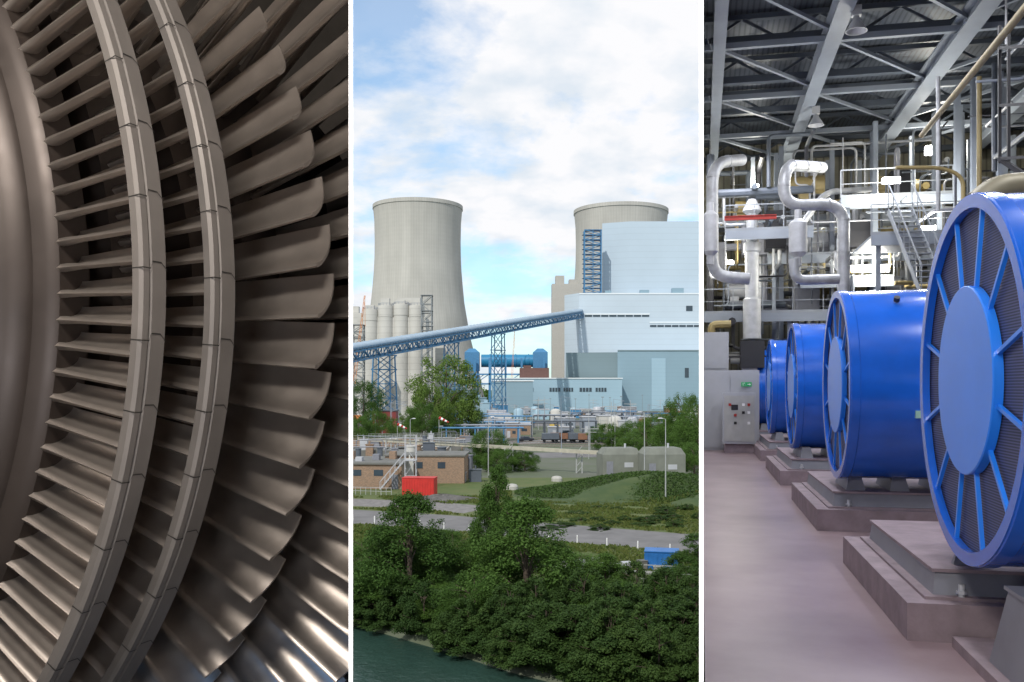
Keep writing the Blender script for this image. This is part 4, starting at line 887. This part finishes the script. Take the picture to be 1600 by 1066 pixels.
for i in range(36):
    x=-13.5+i*.84+rn.uniform(-.4,.4); y=ysh(x)+rn.uniform(1.0,3.6); tree('bush',x,y,-1.9+rn.uniform(0,.3),rn.uniform(1.8,3.6),rn.uniform(3.0,4.8),"dark green shrub overhanging the water","river bank shrubs",'bush')
for i in range(52):
    x=rn.uniform(-1,16) if i<30 else rn.uniform(5,14); y=rn.uniform(50,64) if i<30 else rn.uniform(44,60); tree('bush',x,max(y,ysh(x)+2),-1.2,rn.uniform(2.6,4.4),rn.uniform(3.4,5.2),"tall dark green shrub on the river bank","river bank shrubs",'bush')
for (k,px,ty,d,wp) in (('light',697,556,262,95),('light',672,600,250,60),('light',722,610,270,50),('round',568,592,300,55),('round2',590,640,210,50),('round',560,650,205,50),('round2',765,668,168,50),('round',800,692,166,50),('round2',745,690,170,40),('round',1068,613,175,60),('round2',1092,620,165,70),('round',1030,645,210,60),('round2',985,655,215,60),('round',950,660,220,50),('round',1085,690,150,60),('round2',1060,655,180,70),('round2',1010,668,200,70),('round',660,628,230,50),('light',640,640,240,40),('round',820,705,162,40),('round2',780,700,160,45)):
    tree(k,gx(px,d),d,-.2,zz(ty,d)+.2,wp/F*d*1.1,"green broadleaf tree in the plant yard" if k!='light' else "bright green tall tree before the silos",None)
for i in range(34):
    px=rn.uniform(770,1095); d=rn.uniform(94,112); x=gx(px,d)
    tree('bush',x,d,-.15,rn.uniform(.4,1.0),rn.uniform(1.4,3.4),"low green shrub on the grass slope","grass slope shrubs",'bush')
rs=np.random.RandomState(9); n=22000
cx_=rs.uniform(-340,340,n); cy_=rs.uniform(860,980,n); hz=6+6*np.sin(cx_*.05)+4*np.sin(cx_*.17); cz=rs.uniform(0,1,n)*(10+hz)
nm=rs.normal(size=(n,3)); nm/=np.linalg.norm(nm,axis=1,keepdims=True)
mk('distant_woodland',quads(np.stack([cx_,cy_,cz],1),nm,rs.uniform(1,2.6,n),'distant_woodland',leaf_d,rs),kind='stuff')
n=70000; gx_=rs.uniform(-34,34,n); gy_=rs.uniform(72,130,n)
def onroad(x,y):
    yr=np.interp(x,[-70,-30,-10,5,20,60],[121,109,101,93,85,67]); return (abs(y-yr)<5.9+.5*np.sin(x*1.7))|((x<-4)&(abs(y-yr-12)<4.6+np.sin(x*.9)))|((x<-2)&(y>124))
kk=~onroad(gx_,gy_)&(np.sin(gx_*.7)+np.sin(gy_*.9+gx_*.3)>-1.3)&~((gx_>0)&(gy_>118)); gx_=gx_[kk]; gy_=gy_[kk]
def hill(x,y,cx0,cy0,rx,ry,h):
    q=np.hypot((x-cx0)/rx,(y-cy0)/ry); return np.where(q<.97,h*(np.cos(q*np.pi)+1)/2,0)
gz=np.maximum(hill(gx_,gy_,20,127,23,12,3.0),hill(gx_,gy_,33,120,18,10,2.8))+.12; n=len(gx_)
nm=rs.normal(size=(n,3)); nm[:,2]*=.3; nm/=np.linalg.norm(nm,axis=1,keepdims=True)
mk('grass_tufts',quads(np.stack([gx_,gy_,gz],1),nm,rs.uniform(.10,.26,n),'grass_tufts',grs_m,rs),kind='stuff')
n=60000; hx=rs.uniform(-4,50,n); hy=rs.uniform(110,140,n)
hz_=np.maximum(hill(hx,hy,20,127,23,12,3.0),hill(hx,hy,33,120,18,10,2.8)); kk=hz_>.15; hx,hy,hz_=hx[kk],hy[kk],hz_[kk]; n=len(hx)
nm=rs.normal(size=(n,3))*.5; nm[:,2]+=.6; nm/=np.linalg.norm(nm,axis=1,keepdims=True)
mk('bank_ground_cover',quads(np.stack([hx,hy,hz_+rs.uniform(0,.25,n)],1),nm,rs.uniform(.08,.22,n),'bank_ground_cover',leaf_b,rs),kind='stuff')
